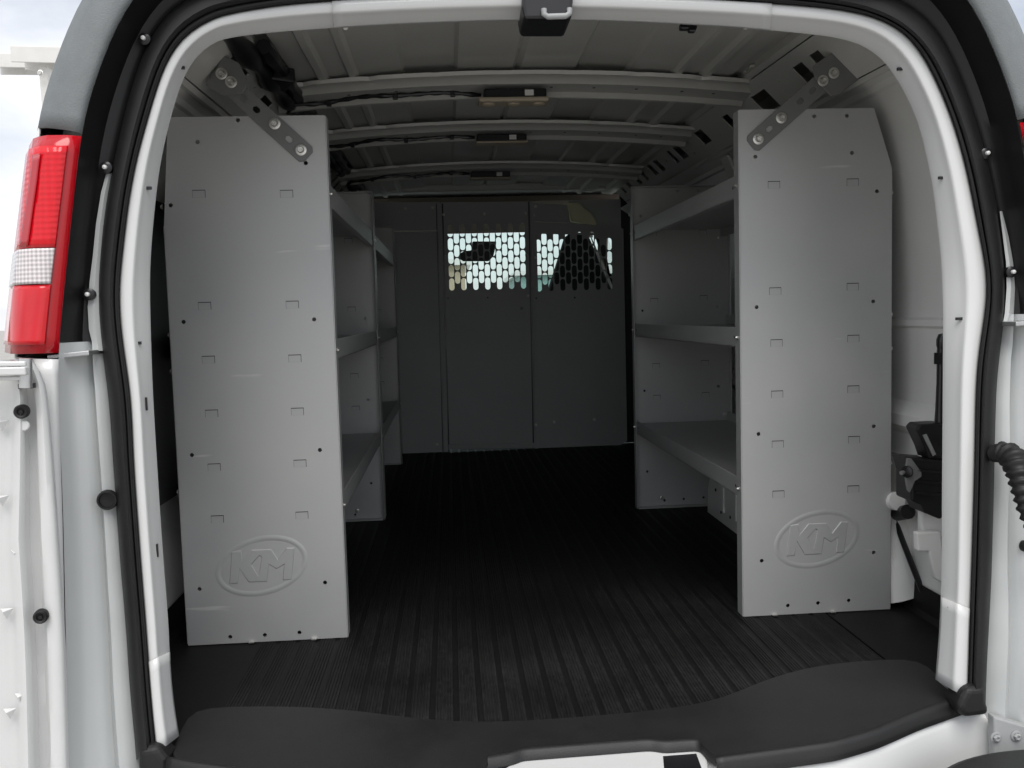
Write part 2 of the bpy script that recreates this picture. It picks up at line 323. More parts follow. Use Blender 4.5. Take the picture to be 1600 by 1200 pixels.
# white inner door frame (pressed band between seal and load space), a face towards the doors and a return into the van
FPROF = ((-0.06,0.02),(0,0.0),(0.04,-0.007),(0.10,-0.0095),(0.38,-0.0085),(0.44,-0.0065),(0.50,-0.002),(0.56,0.003),(0.66,0.010),(0.80,0.020),(0.93,0.030),(1.0,0.036))
rows = []
for t_, o in FPROF:
    row = []
    for i in range(N):
        p = SI[i].lerp(BI[i], t_)
        # shallow hammered spot-weld dimples
        w = 0.0
        row.append(atR(p.x, p.y, o+w))
    rows.append(row)
c0 = Vector((0.0, 1.6, 0.62))
back = []
for p in bi_w:
    d = Vector((p.x-c0.x, 0, p.z-c0.z)); d.x *= 1.0; d.normalize(); back.append(p+d*0.035+Vector((0, 0.004, 0)))
rows.append([p+Vector((0, 0.003, 0)) for p in bi_w]); rows.append(back)
frame = MB().grid(rows).build('door_frame', 'white', van, smooth=True, auto=60)
# narrow punched slots in the frame
for (x, y, wx, wz) in ((284,106,.010,.005),(232,294,.010,.005),(216,536,.010,.005),(229,631,.0025,.022),(246,860,.0025,.022),(257,1035,.0025,.022),
                       (591,28,.026,.0025),(767,22,.026,.0025),(962,23,.026,.0025),(1132,29,.026,.0025),
                       (1406,108,.010,.005),(1471,278,.011,.005),(1499,498,.013,.005),(1489,584,.0025,.022),(1484,794,.0025,.022),(1481,957,.0025,.022)):
    # find how deep the frame surface lies behind this pixel
    best = None
    for i in range(N):
        a, b_ = SI[i], BI[i]; ab = b_-a; q = Vector((x, y, 0))-a; tt = q.dot(ab)/max(ab.length_squared, 1e-6); dd = (q-ab*tt).length
        if best is None or dd < best[0]: best = (dd, tt)
    tt = min(1, max(0, best[1])); prof = FPROF[1:]
    for (t0, o0), (t1, o1) in zip(prof, prof[1:]):
        if t0 <= tt <= t1: oo = lerp(o0, o1, (tt-t0)/(t1-t0)); break
    c = atR(x, y, oo-0.0012); MB().obox(c, (wx/2, 0, 0), (0, 0.0022, 0), (0, 0, wz/2)).build('punched_slot', 'blackgloss', frame)
# rubber seal
rows = []
for t_, o in ((0.0,0.012),(0.0,-0.004),(0.10,-0.020),(0.30,-0.029),(0.55,-0.030),(0.70,-0.022),(0.74,-0.014),(0.80,-0.018),(0.90,-0.016),(1.0,-0.004),(1.04,0.010)):
    rows.append([atR(*(SO[i].lerp(SI[i], t_)).xy, o) for i in range(N)])
seal = MB().grid(rows).build('weather_seal', 'rubber', van, smooth=True, auto=70)
# moulded feet of the seal at the sill corners
for pts in ([(213,1170),(246,1165),(262,1186),(262,1215),(240,1235),(215,1235)], [(1512,1075),(1541,1072),(1543,1098),(1550,1118),(1507,1124),(1496,1107),(1503,1090)]):
    MB().prism([atR(x, y, -0.032) for x, y in pts], (0, 0.05, 0)).build('seal_foot', 'rubber', seal, bevel=0.014, seg=4)
# separate lower gusset plates of the frame, lapped over it
for a_, b_ in ((0, 8), (N-9, N-1)):
    MB().grid([[atR(*(SI[i].lerp(BI[i], t_)).xy, o-0.004) for i in range(a_, b_+1)] for t_, o in FPROF[2:]]).build('gusset_plate', 'white', frame, smooth=True, auto=60, solid=0.003)
ka, kb = (min(range(N), key=lambda i: abs(SI[i].x-x_)+(1000 if SI[i].y > 60 else 0)) for x_ in (512, 1212))
MB().grid([[atR(*(SI[i].lerp(BI[i], t_)).xy, o-0.0035) for i in range(ka, kb+1)] for t_, o in FPROF[1:]]).build('header_plate', 'white', frame, smooth=True, auto=60, solid=0.003)
# --- outer corner of the body: arch B (edge of the trim / lamps), left side traced, right side mirrored
BL = [(107,1500),(104,1250),(101,1000),(97,800),(92,650),(90,557),(97,480),(105,400),(113,325),(120,262),(127,207),(137,160),(157,100),(180,43),(200,8),(228,-30),(262,-58),(320,-80)]
Bl = [atR(x, y, -0.07) for x, y in BL]
topc = Vector((0, 0, 1.325)); topc.y = seal_y(1.325)-0.07
mid = [Vector((x, seal_y(z)-0.07, z)) for x, z in ((-0.56,1.285),(-0.45,1.302),(-0.3,1.315),(-0.15,1.322),(0,1.325))]
half = lin(Bl+mid, 90)
arch = half+[Vector((-p.x-0.006, p.y, p.z)) for p in half[-2::-1]]
NA = len(arch)
def outn(i):
    a, b_ = arch[max(0, i-1)], arch[min(NA-1, i+1)]; tg = (b_-a); n_ = Vector((-tg.z, 0, tg.x)).normalized(); return n_
def shell(d, y, flt=lambda p: True):
    return [arch[i]+outn(i)*d+Vector((0, y, 0)) for i in range(NA)]
iz = [p.z for p in arch]
kz = next(i for i in range(NA) if iz[i] > 0.685); kt = next(i for i in range(NA) if iz[i] > 1.020)    # lamp bottom and lamp top on the left flank
kz2, kt2 = NA-1-kz, NA-1-kt
full = [shell(d, y) for d, y in ((0,0.0),(0.008,-0.006),(0.03,-0.004),(0.055,0.008),(0.078,0.03),(0.10,0.075),(0.118,0.15),(0.128,0.3))]
def seg(rws, a, b_): return [r[a:b_+1] for r in rws]
# grey plastic corner caps and header trim above the lamps
MB().grid(seg(full, kt, kt2)).build('corner_cap', 'capgrey', van, smooth=True, auto=50, solid=0.004)
# painted lower corners
for a, b_, in ((0, kz-1), (kz2+1, NA-1)):
    MB().grid(seg(full, a, b_)).build('rear_corner_panel', 'white', van, smooth=True, auto=50, solid=0.004)
for a, b_ in ((kz-1, kt), (kt2, kz2+1)):                       # painted flank ahead of the lamps
    MB().grid(seg(full[4:], a, b_)).build('rear_corner_panel', 'white', van, smooth=True, auto=50, solid=0.004)
# body sides + roof skin running forward
W = shell(0.128, 0.3); body = [W]
for y in (2.3, 3.0, 4.0, 5.0): body.append([Vector((p.x*(1.0+0.03*min(1, (y-1.8))), y, p.z+0.015)) for p in W])
kr, kr2 = next(i for i in range(NA) if W[i].z > 1.33), 0
kr2 = NA-1-kr
MB().grid(seg(body, 0, kr)).build('body_side', 'white', van, smooth=True, solid=0.003)
MB().grid(seg(body, kr2, NA-1)).build('body_side', 'white', van, smooth=True, solid=0.003)
MB().grid(seg(body, kr, kr2)).build('roof_skin', 'white', van, smooth=True, solid=0.003)
# inner closing sheet between the rear corners and the cargo walls is the jamb: black trim above, white below
def jamb_rows(a, b_, offs):
    rws = []
    # match arch samples to the seal by height / angle
    so_half = so_w
    for t_, o in offs:
        row = []
        for i in range(a, b_+1):
            p = arch[i]
            # nearest seal point measured from the opening's middle
            ang = math.atan2(p.z-0.55, p.x); best = min(so_half, key=lambda q: abs(math.atan2(q.z-0.55, q.x)-ang)) if p.z > 0.9 else min((q for q in so_half if q.x*p.x > 0), key=lambda q: abs(q.z-p.z))
            q = best.lerp(p, t_); row.append(Vector((q.x, seal_y(q.z)+o, q.z if p.z > 0.9 else p.z)))
        rws.append(row)
    return rws
MB().grid(jamb_rows(kz, kz2, ((-0.15,0.035),(0.0,0.012),(0.12,0.004),(0.35,0.0),(0.72,-0.006),(0.86,-0.030),(1.0,-0.068)))).build('jamb_trim', 'black', van, smooth=True, auto=50)
for a, b_ in ((0, kz), (kz2, NA-1)):
    jr = jamb_rows(a, b_, ((-0.3,0.035),(0.0,0.010),(0.10,-0.006),(0.28,-0.012),(0.36,-0.004),(0.44,0.006),(0.52,-0.002),(0.62,-0.016),(0.80,-0.022),(0.92,-0.045),(1.0,-0.068)))
    for r in jr:
        for p in r: p.y += 0.010*noise.noise(Vector((p.x*10, 0.3, p.z*4.2)))
    jamb = MB().grid(jr).build('door_jamb', 'jamb', van, smooth=True, auto=50)
    if a == 0: jamb_left = jamb
    else: jamb_right = jamb
for lf, rt in (([(167,268),(158,300),(150,350),(145,400),(140,440),(137,480),(139,515),(147,548)], [(176,268),(170,300),(163,350),(159,400),(156,440),(157,480),(158,515),(162,548)]),
               ([(1562,330),(1567,370),(1572,410),(1573,450),(1570,490),(1567,505)], [(1566,330),(1576,370),(1583,410),(1586,450),(1584,490),(1578,505)])):
    MB().grid([[atR(x, y, -0.0105) for x, y in lf], [atR((a[0]+c[0])/2, (a[1]+c[1])/2, -0.0135) for a, c in zip(lf, rt)], [atR(x, y, -0.006) for x, y in rt]]).build('jamb_strip', 'jamb', van, smooth=True)
# ribs moulded into the black upper trim, and the thin ledges under it
for x0, y0, x1, y1 in ((88,557,152,550), (1568,506,1640,500)):
    a, b_ = atR(x0, y0, -0.02), atR(x1, y1, -0.02)
    MB().obox((a+b_)/2, (b_-a)/2, (0, 0.035, 0), (0, 0, 0.004)).build('trim_ledge', 'steel', van, bevel=0.0015)
# --- tail lamps
def tail_lamp(sgn):
    root = empty('tail_lamp', (0,0,0)); root.parent = van
    def cols(z0, z1, d0, d1, lift, n=14):
        rws = []
        ds = [d0+(d1-d0)*j/7 for j in range(8)]
        for j, d in enumerate(ds):
            row = []
            for q in range(n):
                z = lerp(z0, z1, q/(n-1))
                # position on the left arch at this height
                i = min(range(kz-6, kt+6), key=lambda i_: abs(arch[i_].z-z)); p = arch[i]; x = p.x
                for i_ in range(kz-6, kt+6):
                    if arch[i_].z <= z <= arch[i_+1].z:
                        f = (z-arch[i_].z)/max(1e-6, arch[i_+1].z-arch[i_].z); x = lerp(arch[i_].x, arch[i_+1].x, f); break
                d_ = d*(1.0+0.25*min(1, max(0, (0.95-z)/0.27)))
                prof = [(0,0.0),(0.012,-0.010),(0.05,-0.010),(0.075,0.008),(0.098,0.05),(0.16,0.16)]
                for (a0, o0), (a1, o1) in zip(prof, prof[1:]):
                    if a0 <= d_ <= a1: o = lerp(o0, o1, (d_-a0)/(a1-a0)); break
                row.append(Vector((sgn*(-x+d_)*1.0-(0.003 if sgn > 0 else 0), seal_y(z)-0.07+o-lift, z)))
            rws.append(row)
        return MB().grid(rws)
    zb, z1, z2, zt = 0.684, 0.793, 0.848, 1.026
    cols(zb, zt, 0.0, 0.11, 0.0).build('lamp_housing', 'red_dark', root, smooth=True, auto=60, solid=0.004)
    cols(zb+0.014, z1-0.002, 0.012, 0.105, 0.006).build('red_lens', 'red_plain', root, smooth=True, auto=60, solid=0.006)
    cols(z1, z2, 0.012, 0.108, 0.008).build('clear_lens', 'clear_lens', root, smooth=True, auto=60, solid=0.006)
    cols(z2+0.002, zt-0.018, 0.012, 0.105, 0.006).build('red_lens', 'red_lens', root, smooth=True, auto=60, solid=0.006)
    cols(z2+0.004, zt-0.030, 0.050, 0.066, 0.0108).build('reflector_band', 'red_band', root, smooth=True, auto=60, solid=0.002)
    return root
tail_lamp(-1); tail_lamp(1)
for (x, y) in ((139,460),(166,262),(226,61),(1580,425),(1540,240)):
    st = shared('stud_base', 'studb', lambda: MB().lathe((0,0,0), (0,-1,0), [(0.010,-0.006),(0.010,0.002),(0.007,0.004),(0.0001,0.004)], 14), 'blackgloss', van, atR(x, y, -0.018))
    shared('stud', 'stud', lambda: MB().lathe((0,0,0), (0,-1,0), [(0.0035,0.002),(0.0035,0.009),(0.0001,0.011)], 10), 'sticker', st, (0,0,0))
# grommet in the jamb
for (x, y, r) in ((168,781,0.0165), (1603,853,0.011)):
    p = atR(x, y, -0.014)
    MB().lathe(p, (0.15,-1,0), [(r,-0.004),(r,0.003),(r*0.9,0.006),(r*0.78,0.006),(r*0.7,0.001),(0.0001,0.0)], 28).build('grommet', 'rubber', van, smooth=True)
MB().tube([atR(x, y, -0.045) for x, y in ((84,560),(90,575),(88,600),(85,620),(84,650),(83,665))], [0.0045,0.006,0.0045,0.005,0.004,0.002], 6).build('seam_sealer_bead', 'seam', van, smooth=True)
# --- rear doors, swung right round
def door_pt(x, y, o=0.0):        # plane of the opened left door
    d = ray(x, y); k_ = 0.22; t_ = (1.385+o+k_*(CAM.x+0.84))/(d.y-k_*d.x); return CAM+d*t_
E_ = [(50,562),(63,570),(70,590),(77,650),(84,740),(90,830),(96,920),(101,1010),(104,1100),(106,1190),(107,1300),(108,1420)]
E_ = lin([Vector((x, y, 0)) for x, y in E_], 40)
rows = []
for dx, o in ((2,0.055),(2,0.010),(0,0.0),(-5,-0.004),(-14,-0.006),(-26,-0.004),(-29,0.004),(-32,0.010),(-44,0.012),(-52,0.006),(-56,-0.006),(-62,-0.009),(-70,-0.006),(-76,0.004),(-90,0.006),(-140,0.006),(-260,0.008)):
    rows.append([door_pt(p.x+dx*(0.55+0.45*min(1, (q+1)/14)), p.y, o*1.7+0.0015*noise.noise(Vector((dx*.05, p.y*.02, 0)))) for q, p in enumerate(E_)])
dleft = MB().grid(rows).build('rear_door', 'white', van, smooth=True, auto=50)
dleft['label'] = 'white rear door swung open flat beside the left tail lamp'
for x, y, r in ((34,643,0.0105), (64,963,0.0105)):
    MB().lathe(door_pt(x, y, -0.013), (0.2,-1,0), [(r,-0.006),(r,0.004),(r*.8,0.0065),(r*.55,0.005),(r*.5,0.002),(r*.3,0.002),(r*.25,0.005),(0.0001,0.005)], 20).build('grommet', 'rubber', dleft, smooth=True)
MB().lathe(door_pt(37,665,-0.010), (0.2,-1,0), [(0.008,-0.004),(0.008,0.0015),(0.0065,0.003),(0.0001,0.003)], 20).build('plug', 'white', dleft, smooth=True)
for x, y in ((5,663),(5,780),(29,865),(12,956),(35,1088),(17,1112)):
    c = door_pt(x, y, 0.0); MB().add([c+Vector((-.010,-.002,.006)), c+Vector((.010,-.002,.006)), c+Vector((.0,-.004,-.010)), c+Vector((0,-.014,.004)), ], [(0,1,3),(1,2,3),(2,0,3)]).build('stamped_dimple', 'white', dleft)
hin = MB()
for y0, y1, o in ((565,572,-0.03),(574,586,-0.035),(588,594,-0.025)):
    a, b_ = door_pt(-60, (y0+y1)/2+1, o), door_pt(46, (y0+y1)/2-1, o); hin.obox((a+b_)/2, (b_-a)/2, (0,0.012,0), (0,0,(y1-y0)/2/1000))
hin.build('hinge_strap', 'white', dleft, bevel=0.002)
MB().tube([door_pt(40,560,-0.03), door_pt(40,606,-0.03)], 0.009, 12).build('hinge_pin', 'steel', dleft, smooth=True)
MB().obox(door_pt(42,603,-0.014), (0.010,0,0), (0,0.006,0), (0,0,0.0035)).build('hinge_slot', 'blackgloss', dleft)
# right door swung out beyond the frame, carrying the corrugated cable boot
rd = MB().prism([(1.02,1.36,-0.35),(1.02,1.36,0.66),(1.13,1.34,0.70),(1.16,1.33,1.2),(1.75,1.22,1.2),(1.75,1.22,-0.35)], (0.012, 0.06, 0)).build('rear_door', 'white', van, bevel=0.012)
rd['label'] = 'white rear door swung open beyond the right tail lamp'
path = lin([atR(1551,709,-0.03), atR(1570,707,-0.05), atR(1583,714,-0.07), atR(1591,735,-0.085), atR(1597,765,-0.095), atR(1604,800,-0.10), atR(1625,850,-0.11), Vector((1.03,1.37,0.30))], 150)
rad = []
for i in range(150):
    f = i/149; base = lerp(0.015, 0.0215, f/0.10) if f < 0.10 else lerp(0.0215, 0.0115, min(1, (f-0.10)/0.22)); rad.append(base+(0.0028*math.sin(i*2*math.pi/4.6) if f > 0.04 else 0))
MB().tube(path, rad, 16).build('cable_boot', 'rubber', rd, smooth=True, auto=0)
# --- white rear panel under the sill, latch pocket, bumper
low = [(250,1206),(350,1222),(500,1240),(740,1243),(762,1238),(812,1200),(1020,1178),(1036,1180),(1092,1176),(1110,1196),(1122,1200),(1222,1192),(1316,1179),(1390,1153),(1453,1126),(1503,1111),(1552,1112)]
low = lin([Vector((x, y, 0)) for x, y in low], 80)
base = [atZ(p.x, p.y, -0.012) for p in low]
rows = []
for dy, dz in ((0.05,0.0),(0.0,0.0),(-0.006,-0.004),(-0.012,-0.016),(-0.020,-0.06),(-0.022,-0.12),(-0.024,-0.30)): rows.append([p+Vector((0, dy+0.002*noise.noise(p*8), dz)) for p in base])
MB().grid(rows).build('rear_panel', 'white', van, smooth=True, auto=60)
MB().prism([atZ(x, y, -0.006) for x, y in ((1036,1186),(1088,1182),(1096,1204),(1098,1232),(1040,1232))], (0, 0, 0.005)).build('latch_pocket', 'blackgloss', van)
MB().prism([atZ(x, y, -0.010) for x, y in ((815,1190),(1020,1170),(1040,1174),(1092,1168),(1104,1180),(1112,1260),(760,1260),(762,1225))], (0, 0, 0.0085)).build('latch_plate', 'white', van, bevel=0.004)
bp_ = [atZ(x, y, -0.035) for x, y in ((1440,1240),(1468,1199),(1500,1183),(1545,1172),(1600,1166),(1660,1164))]
bp_ = lin(bp_, 20)
bum = MB().prism([(0.98,1.62,-0.16),(0.985,1.30,-0.16),(0.9,1.20,-0.16),(-0.9,1.20,-0.16),(-0.985,1.30,-0.16),(-0.98,1.62,-0.16)], (0, 0, -0.22)).build('bumper', 'white', van, bevel=0.02)
MB().prism([Vector((p.x, p.y, -0.035)) for p in bp_]+[Vector((0.97,1.40,-0.035)), Vector((0.95,1.27,-0.035)), Vector((0.70,1.24,-0.035))], (0, 0, -0.125)).build('bumper_step', 'sill', bum, bevel=0.012)
MB().prism([atR(x, y, -0.03) for x, y in ((1553,1120),(1620,1140),(1620,1215),(1555,1215))], (0, 0.02, 0)).build('bumper_bracket', 'hingegrey', bum, bevel=0.003)
for x, y in ((1556,1152),(1588,1150)):
    shared('bolt', 'paintbolt', bolt_mb, 'hingegrey', bum, atR(x, y, -0.031), (0,0,0), (0.010,)*3)

# --- load space: floor pan, side walls, wheel wells, cant rails, roof
MB().box((-0.97,1.60,-0.06), (0.97,6.9,-0.012)).build('floor_pan', 'inwhite', van)
prof = [(0.74,1.255),(0.785,1.225),(0.79,1.212),(0.80,1.208),(0.832,1.12),(0.858,1.0),(0.872,0.86),(0.879,0.74),(0.880,0.692),(0.871,0.686),(0.871,0.672),(0.880,0.666),(0.882,0.56),(0.882,0.492),(0.868,0.478),(0.856,0.462),(0.856,0.436),(0.868,0.424),(0.884,0.412),(0.884,0.20),(0.884,-0.012)]
for s_ in (-1, 1):
    rows = []
    for y in (1.60, 1.8, 2.0, 2.2, 2.6, 3.0, 3.6, 4.2, 4.95): rows.append([Vector((s_*x, y, z+0.010*(max(0, y-2))*(1 if z > 1.1 else 0))) for x, z in prof])
    MB().grid(rows).build('side_wall', 'wallwhite', van, smooth=True, auto=35)
    # wheel well: arched box
    a = []
    for q in range(17):
        th = math.pi*q/16; a.append((2.73-0.40*math.cos(th)*(1.0 if abs(math.cos(th)) < .98 else 1), 0.20*math.sin(th)**0.55+0.035*math.sin(th)))
    rows = [[Vector((s_*x, 2.73+(y-2.73)*k_, z*k2_)) for y, z in a] for x, k_, k2_ in ((0.695,0.985,0.93),(0.697,1.0,0.985),(0.71,1.02,1.03),(0.73,1.03,1.05),(0.90,1.05,1.07))]
    ww = MB().grid(rows); n_ = len(a); ww.f.append(tuple(range(n_)))
    ww = ww.build('wheel_well', 'wallwhite', van, smooth=True, auto=45)
    for q, (y, z) in enumerate(((2.86,0.04),(2.70,0.05),(2.96,0.035),(2.55,0.05),(2.80,0.17),(3.02,0.10))):
        rivet(ww, (s_*0.6945, y, z), 0.006, TO_L if s_ > 0 else TO_R, 'blackgloss')
    # ribs pressed in the well's flank
    for y in (2.55, 2.68, 2.81, 2.94): MB().obox((s_*0.694, y, 0.085), (0.0035,0,0), (0,0.016,0), (0,0,0.045)).build('pressed_rib', 'wallwhite', ww, bevel=0.003)
    # cant rail: closed box beam with a punched inner face
    def cl(y): return Vector((s_*(0.682+0.008*(y-2)), y, 1.283+0.027*(y-2.0)))
    def f3(u, v):                        # u along Y, v across the sloping face
        c = cl(u); return c+Vector((s_*v*0.72, 0, -v*0.70))
    loops = [[(1.70,-0.068)]+[(y, -0.068) for y in (2.4, 3.1, 3.8)]+[(4.80,-0.068),(4.80,0.070)]+[(y, 0.070) for y in (3.8, 3.1, 2.4)]+[(1.70,0.070)]]
    for y, wdt, hh, v in ((2.085,0.055,0.030,-0.005),(2.19,0.062,0.033,0.0),(2.49,0.115,0.032,0.004),(2.70,0.05,0.022,0.03),(2.80,0.06,0.026,0.0),(3.10,0.09,0.028,-0.005),(3.42,0.09,0.03,0.0),(3.54,0.05,0.030,0.0),(3.78,0.075,0.030,0.0),(3.91,0.075,0.030,0.0),(4.10,0.06,0.03,0.0),(4.25,0.08,0.03,0.0),(4.45,0.08,0.03,0),(4.62,0.07,0.03,0)):
        loops.append([(y-wdt/2, v-hh), (y+wdt/2, v-hh), (y+wdt/2, v+hh), (y-wdt/2, v+hh)])
    for y, v in ((2.33,-0.02),(2.36,0.03),(2.63,-0.03),(2.95,0.02),(3.25,-0.02),(3.3,0.03),(3.65,0.0)): loops.append(circ(y, v, 0.005, 8))
    rail = sheet(loops, f3).build('cant_rail', 'inwhite', van, solid=0.003)
    rb = MB()
    for y0, y1 in ((1.70, 3.2), (3.2, 4.8)):
        pts = lambda y: [cl(y)+Vector((s_*dx, 0, dz)) for dx, dz in ((-0.051,0.050),(-0.062,0.062),(-0.058,0.085),(0.10,0.06),(0.13,-0.03),(0.060,-0.062),(0.052,-0.052))]
        rb.grid([pts(y0), pts(y1)])
    rb.build('rail_back', 'inwhite', rail, smooth=True, auto=30)
    for y in (2.42, 2.66, 2.98, 3.2, 3.6, 3.75, 4.0, 4.2):   # folded tabs along the upper lip
        c = cl(y); MB().obox(c+Vector((-s_*0.060, 0, 0.072)), (0.012,0,0.002), (0,0.022,0), (0,0,0.004)).build('rail_tab', 'inwhite', rail, bevel=0.002)
    # stay from rail to wall further forward
    MB().prism([(s_*0.745,3.02,1.24),(s_*0.745,3.10,1.24),(s_*0.86,3.10,0.98),(s_*0.86,3.02,0.98)], (s_*0.012,0,0.0)).build('wall_stay', 'inwhite', van, bevel=0.003)
    MB().prism([(s_*0.76,1.64,0.0),(s_*0.90,1.64,0.0),(s_*0.90,1.64,0.66),(s_*0.86,1.64,0.95),(s_*0.77,1.64,1.20),(s_*0.68,1.64,1.24),(s_*0.74,1.64,0.95),(s_*0.79,1.64,0.6)], (0,0.03,0)).build('pillar_return', 'inwhite', van)
    if s_ < 0:
        MB().prism([(-0.850,1.70,0.33),(-0.850,2.02,0.33),(-0.850,3.2,0.33),(-0.850,3.2,1.0),(-0.850,1.70,1.0)], (0.004,0,0)).build('wall_liner', 'black', van, bevel=0.002)
# roof: corrugated sheet
def roof_z(x): return 1.392-0.085*x*x
rx = []
x = -0.70
brk = [(-0.70,0),(-0.645,0),(-0.635,0.010),(-0.60,0.010),(-0.59,0),(-0.535,0),(-0.527,-0.008),(-0.51,-0.008),(-0.502,0),(-0.455,0),(-0.447,-0.007),(-0.432,-0.007),(-0.424,0),(-0.31,0.002),(-0.302,0.009),(-0.17,0.009),(-0.160,0.001),(-0.012,0.0),(0,0.008)]
brk = brk+[(-a, b_) for a, b_ in brk[-2::-1]]
rows = []
for y in [1.60+0.11*q for q in range(31)]:
    rows.append([Vector((x, y, roof_z(x)+d*1.5+0.012*max(0, y-3)*0.4+0.0012*noise.noise(Vector((x*4, y*3, 1))))) for x, d in brk])
MB().grid(rows).build('roof_panel', 'inwhite', van, smooth=True, auto=8)
# header behind the opening's top edge
MB().grid([[Vector((x, 1.55+0.1, 1.256-0.10*x*x)) for x in [-.62+.062*q for q in range(21)]], [Vector((x, 1.64, 1.30-0.1*x*x)) for x in [-.62+.062*q for q in range(21)]], [Vector((x, 1.60, roof_z(x)+0.02)) for x in [-.62+.062*q for q in range(21)]]]).build('roof_header', 'inwhite', van, smooth=True)
def bow(y0, zc, wid, lampx, k_):
    rows = []
    xs = [-0.66+1.32*q/60 for q in range(61)]
    for v, h in ((-0.068,0.034),(-0.066,0.024),(-0.048,0.024),(-0.043,0.014),(-0.040,0.010),(0.000,0.008),(0.016,0.006),(0.021,0.000),(0.026,-0.006),(0.036,-0.007),(0.041,0.002),(0.048,0.024),(0.07,0.026)):
        row = []
        for x in xs:
            wob = 0.008*math.tanh(6*math.sin(x*17.5+0.6)) if abs(v) > 0.0475 else 0      # scalloped flange edge
            row.append(Vector((x, y0+(v+math.copysign(wob, v) if abs(v) > 0.0475 else v)*wid, zc-0.075*x*x+h)))
        rows.append(row)
    o = MB().grid(rows).build('roof_bow', 'inwhite', van, smooth=True, auto=35)
    for x in (-0.46,-0.33,0.10,0.22,0.34,0.47,0.56):
        shared('bow_hole', 'bowhole', lambda: MB().lathe((0,0,0), (0,0,-1), [(0.0045,0),(0.0045,0.0012),(0.0001,0.0012)], 10), 'blackgloss', o, (x, y0-0.015*wid, zc-0.075*x*x+0.0092))
    # cable clipped to the bow
    pts = []
    for q in range(40):
        f = q/39; x = lerp(-0.61, lampx-0.085, f); pts.append(Vector((x, y0-0.006*wid+0.012*math.sin(f*9+k_)+(0.02*max(0, f-.88)/.12), zc-0.075*x*x+0.001-0.003*math.sin(f*14))))
    pts = [Vector((-0.64, y0+0.05, zc-0.035))]+pts
    MB().tube(pts, [0.006+0.0015*math.sin(q*1.7) for q in range(len(pts))], 8).build('cable', 'blackgloss', o, smooth=True)
    for f in (0.2, 0.55, 0.86):
        p = pts[int(f*39)+1]; MB().obox(p+Vector((0,-0.004,-0.004)), (0.007,0,0), (0,0.008,0), (0,0,0.007)).build('cable_clip', 'blackgloss', o, bevel=0.002)
    return o
for k_, (y0, zc, wid) in enumerate(((2.57, 1.345, 1.35), (3.20, 1.348, 1.35), (4.02, 1.350, 1.35))):
    o = bow(y0, zc, wid, -0.01, k_)
    dl = empty('dome_lamp'); dl.parent = van
    zt = zc-0.012; yl = y0-0.035
    MB().box((-0.09, yl-0.026, zt-0.016), (0.082, yl+0.026, zt+0.008)).build('lamp_body', 'black', dl, bevel=0.004)
    if k_ == 0:
        MB().box((-0.106, yl-0.040, zt-0.030), (0.088, yl+0.026, zt-0.0165)).build('lamp_bezel', 'beige', dl, bevel=0.006, seg=3)
        for x in (-0.078, -0.008, 0.060):
            MB().lathe((x, yl-0.008, zt-0.0295), (0,0,-1), [(0.019,0),(0.017,0.004),(0.010,0.007),(0.0001,0.008)], 20).build('lamp_lens', 'sticker' if 0 else 'beige', dl, smooth=True)
    else:
        MB().box((-0.094, yl-0.034, zt-0.024), (0.086, yl+0.026, zt-0.0165)).build('lamp_bezel', 'beige', dl, bevel=0.004)
    MB().box((0.022, yl-0.0275, zt-0.012), (0.046, yl-0.0265, zt+0.004)).build('white_tag', 'sticker', dl)
# front header cross member over the partition
MB().box((-0.75,4.74,1.372), (0.75,4.80,1.41)).build('front_header', 'inwhite', van, bevel=0.01)
# wiring loom on the left rail
pts = lin([(-0.655,1.78,1.315),(-0.640,2.0,1.318),(-0.628,2.25,1.322),(-0.630,2.6,1.332),(-0.64,3.2,1.345),(-0.65,4.5,1.37)], 90)
MB().tube(pts, [0.022+0.006*math.sin(q*0.8)+0.006*noise.noise(Vector((q*.3,0,0))) for q in range(90)], 10).build('wiring_loom', 'blackgloss', van, smooth=True)
MB().tube(lin([(-0.60,2.1,1.338),(-0.59,2.3,1.330),(-0.605,2.7,1.345),(-0.615,3.4,1.35),(-0.62,4.5,1.37)], 60), [0.018+0.004*math.sin(q*1.3) for q in range(60)], 8).build('wiring_loom', 'blackgloss', van, smooth=True)
MB().obox((-0.612,2.32,1.325), (0.03,0.02,0), (-0.02,0.045,0), (0,0,0.018)).build('cable_connector', 'blackgloss', van, bevel=0.005)
MB().obox((-0.655,2.07,1.325), (0.02,0,0), (0,0.03,0), (0,0,0.02)).build('cable_connector', 'blackgloss', van, bevel=0.005)
# latch catch hanging at the middle of the opening and a small clip
lt = MB().prism([atR(x, y, -0.035) for x, y in ((817,-30),(897,-30),(896,0),(893,30),(820,30),(816,10))], (0, 0.10, 0)).build('door_catch', 'blackgloss', van, bevel=0.006)
MB().tube([atR(x, y, -0.042) for x, y in ((850,14),(850,22),(856,26),(884,25),(890,21),(890,13))], 0.005, 10).build('striker_loop', 'hingegrey', lt, smooth=True)
cp = MB(); c = atR(1075,42,0.11); cp.obox(c, (0.016,0,0), (0,0.008,0), (0,0,0.006)); cp.obox(c+Vector((0.006,-0.004,-0.006)), (0.007,0,0), (0,0.007,0), (0,0,0.006)); cp.build('header_clip', 'blackgloss', van, bevel=0.003)
for x, y in ((540,43),(1165,42)):
    MB().lathe(atR(x, y, 0.108), (0,-1,-.4), [(0.005,0),(0.004,0.004),(0.0001,0.005)], 10).build('header_stud', 'sticker', van, smooth=True)
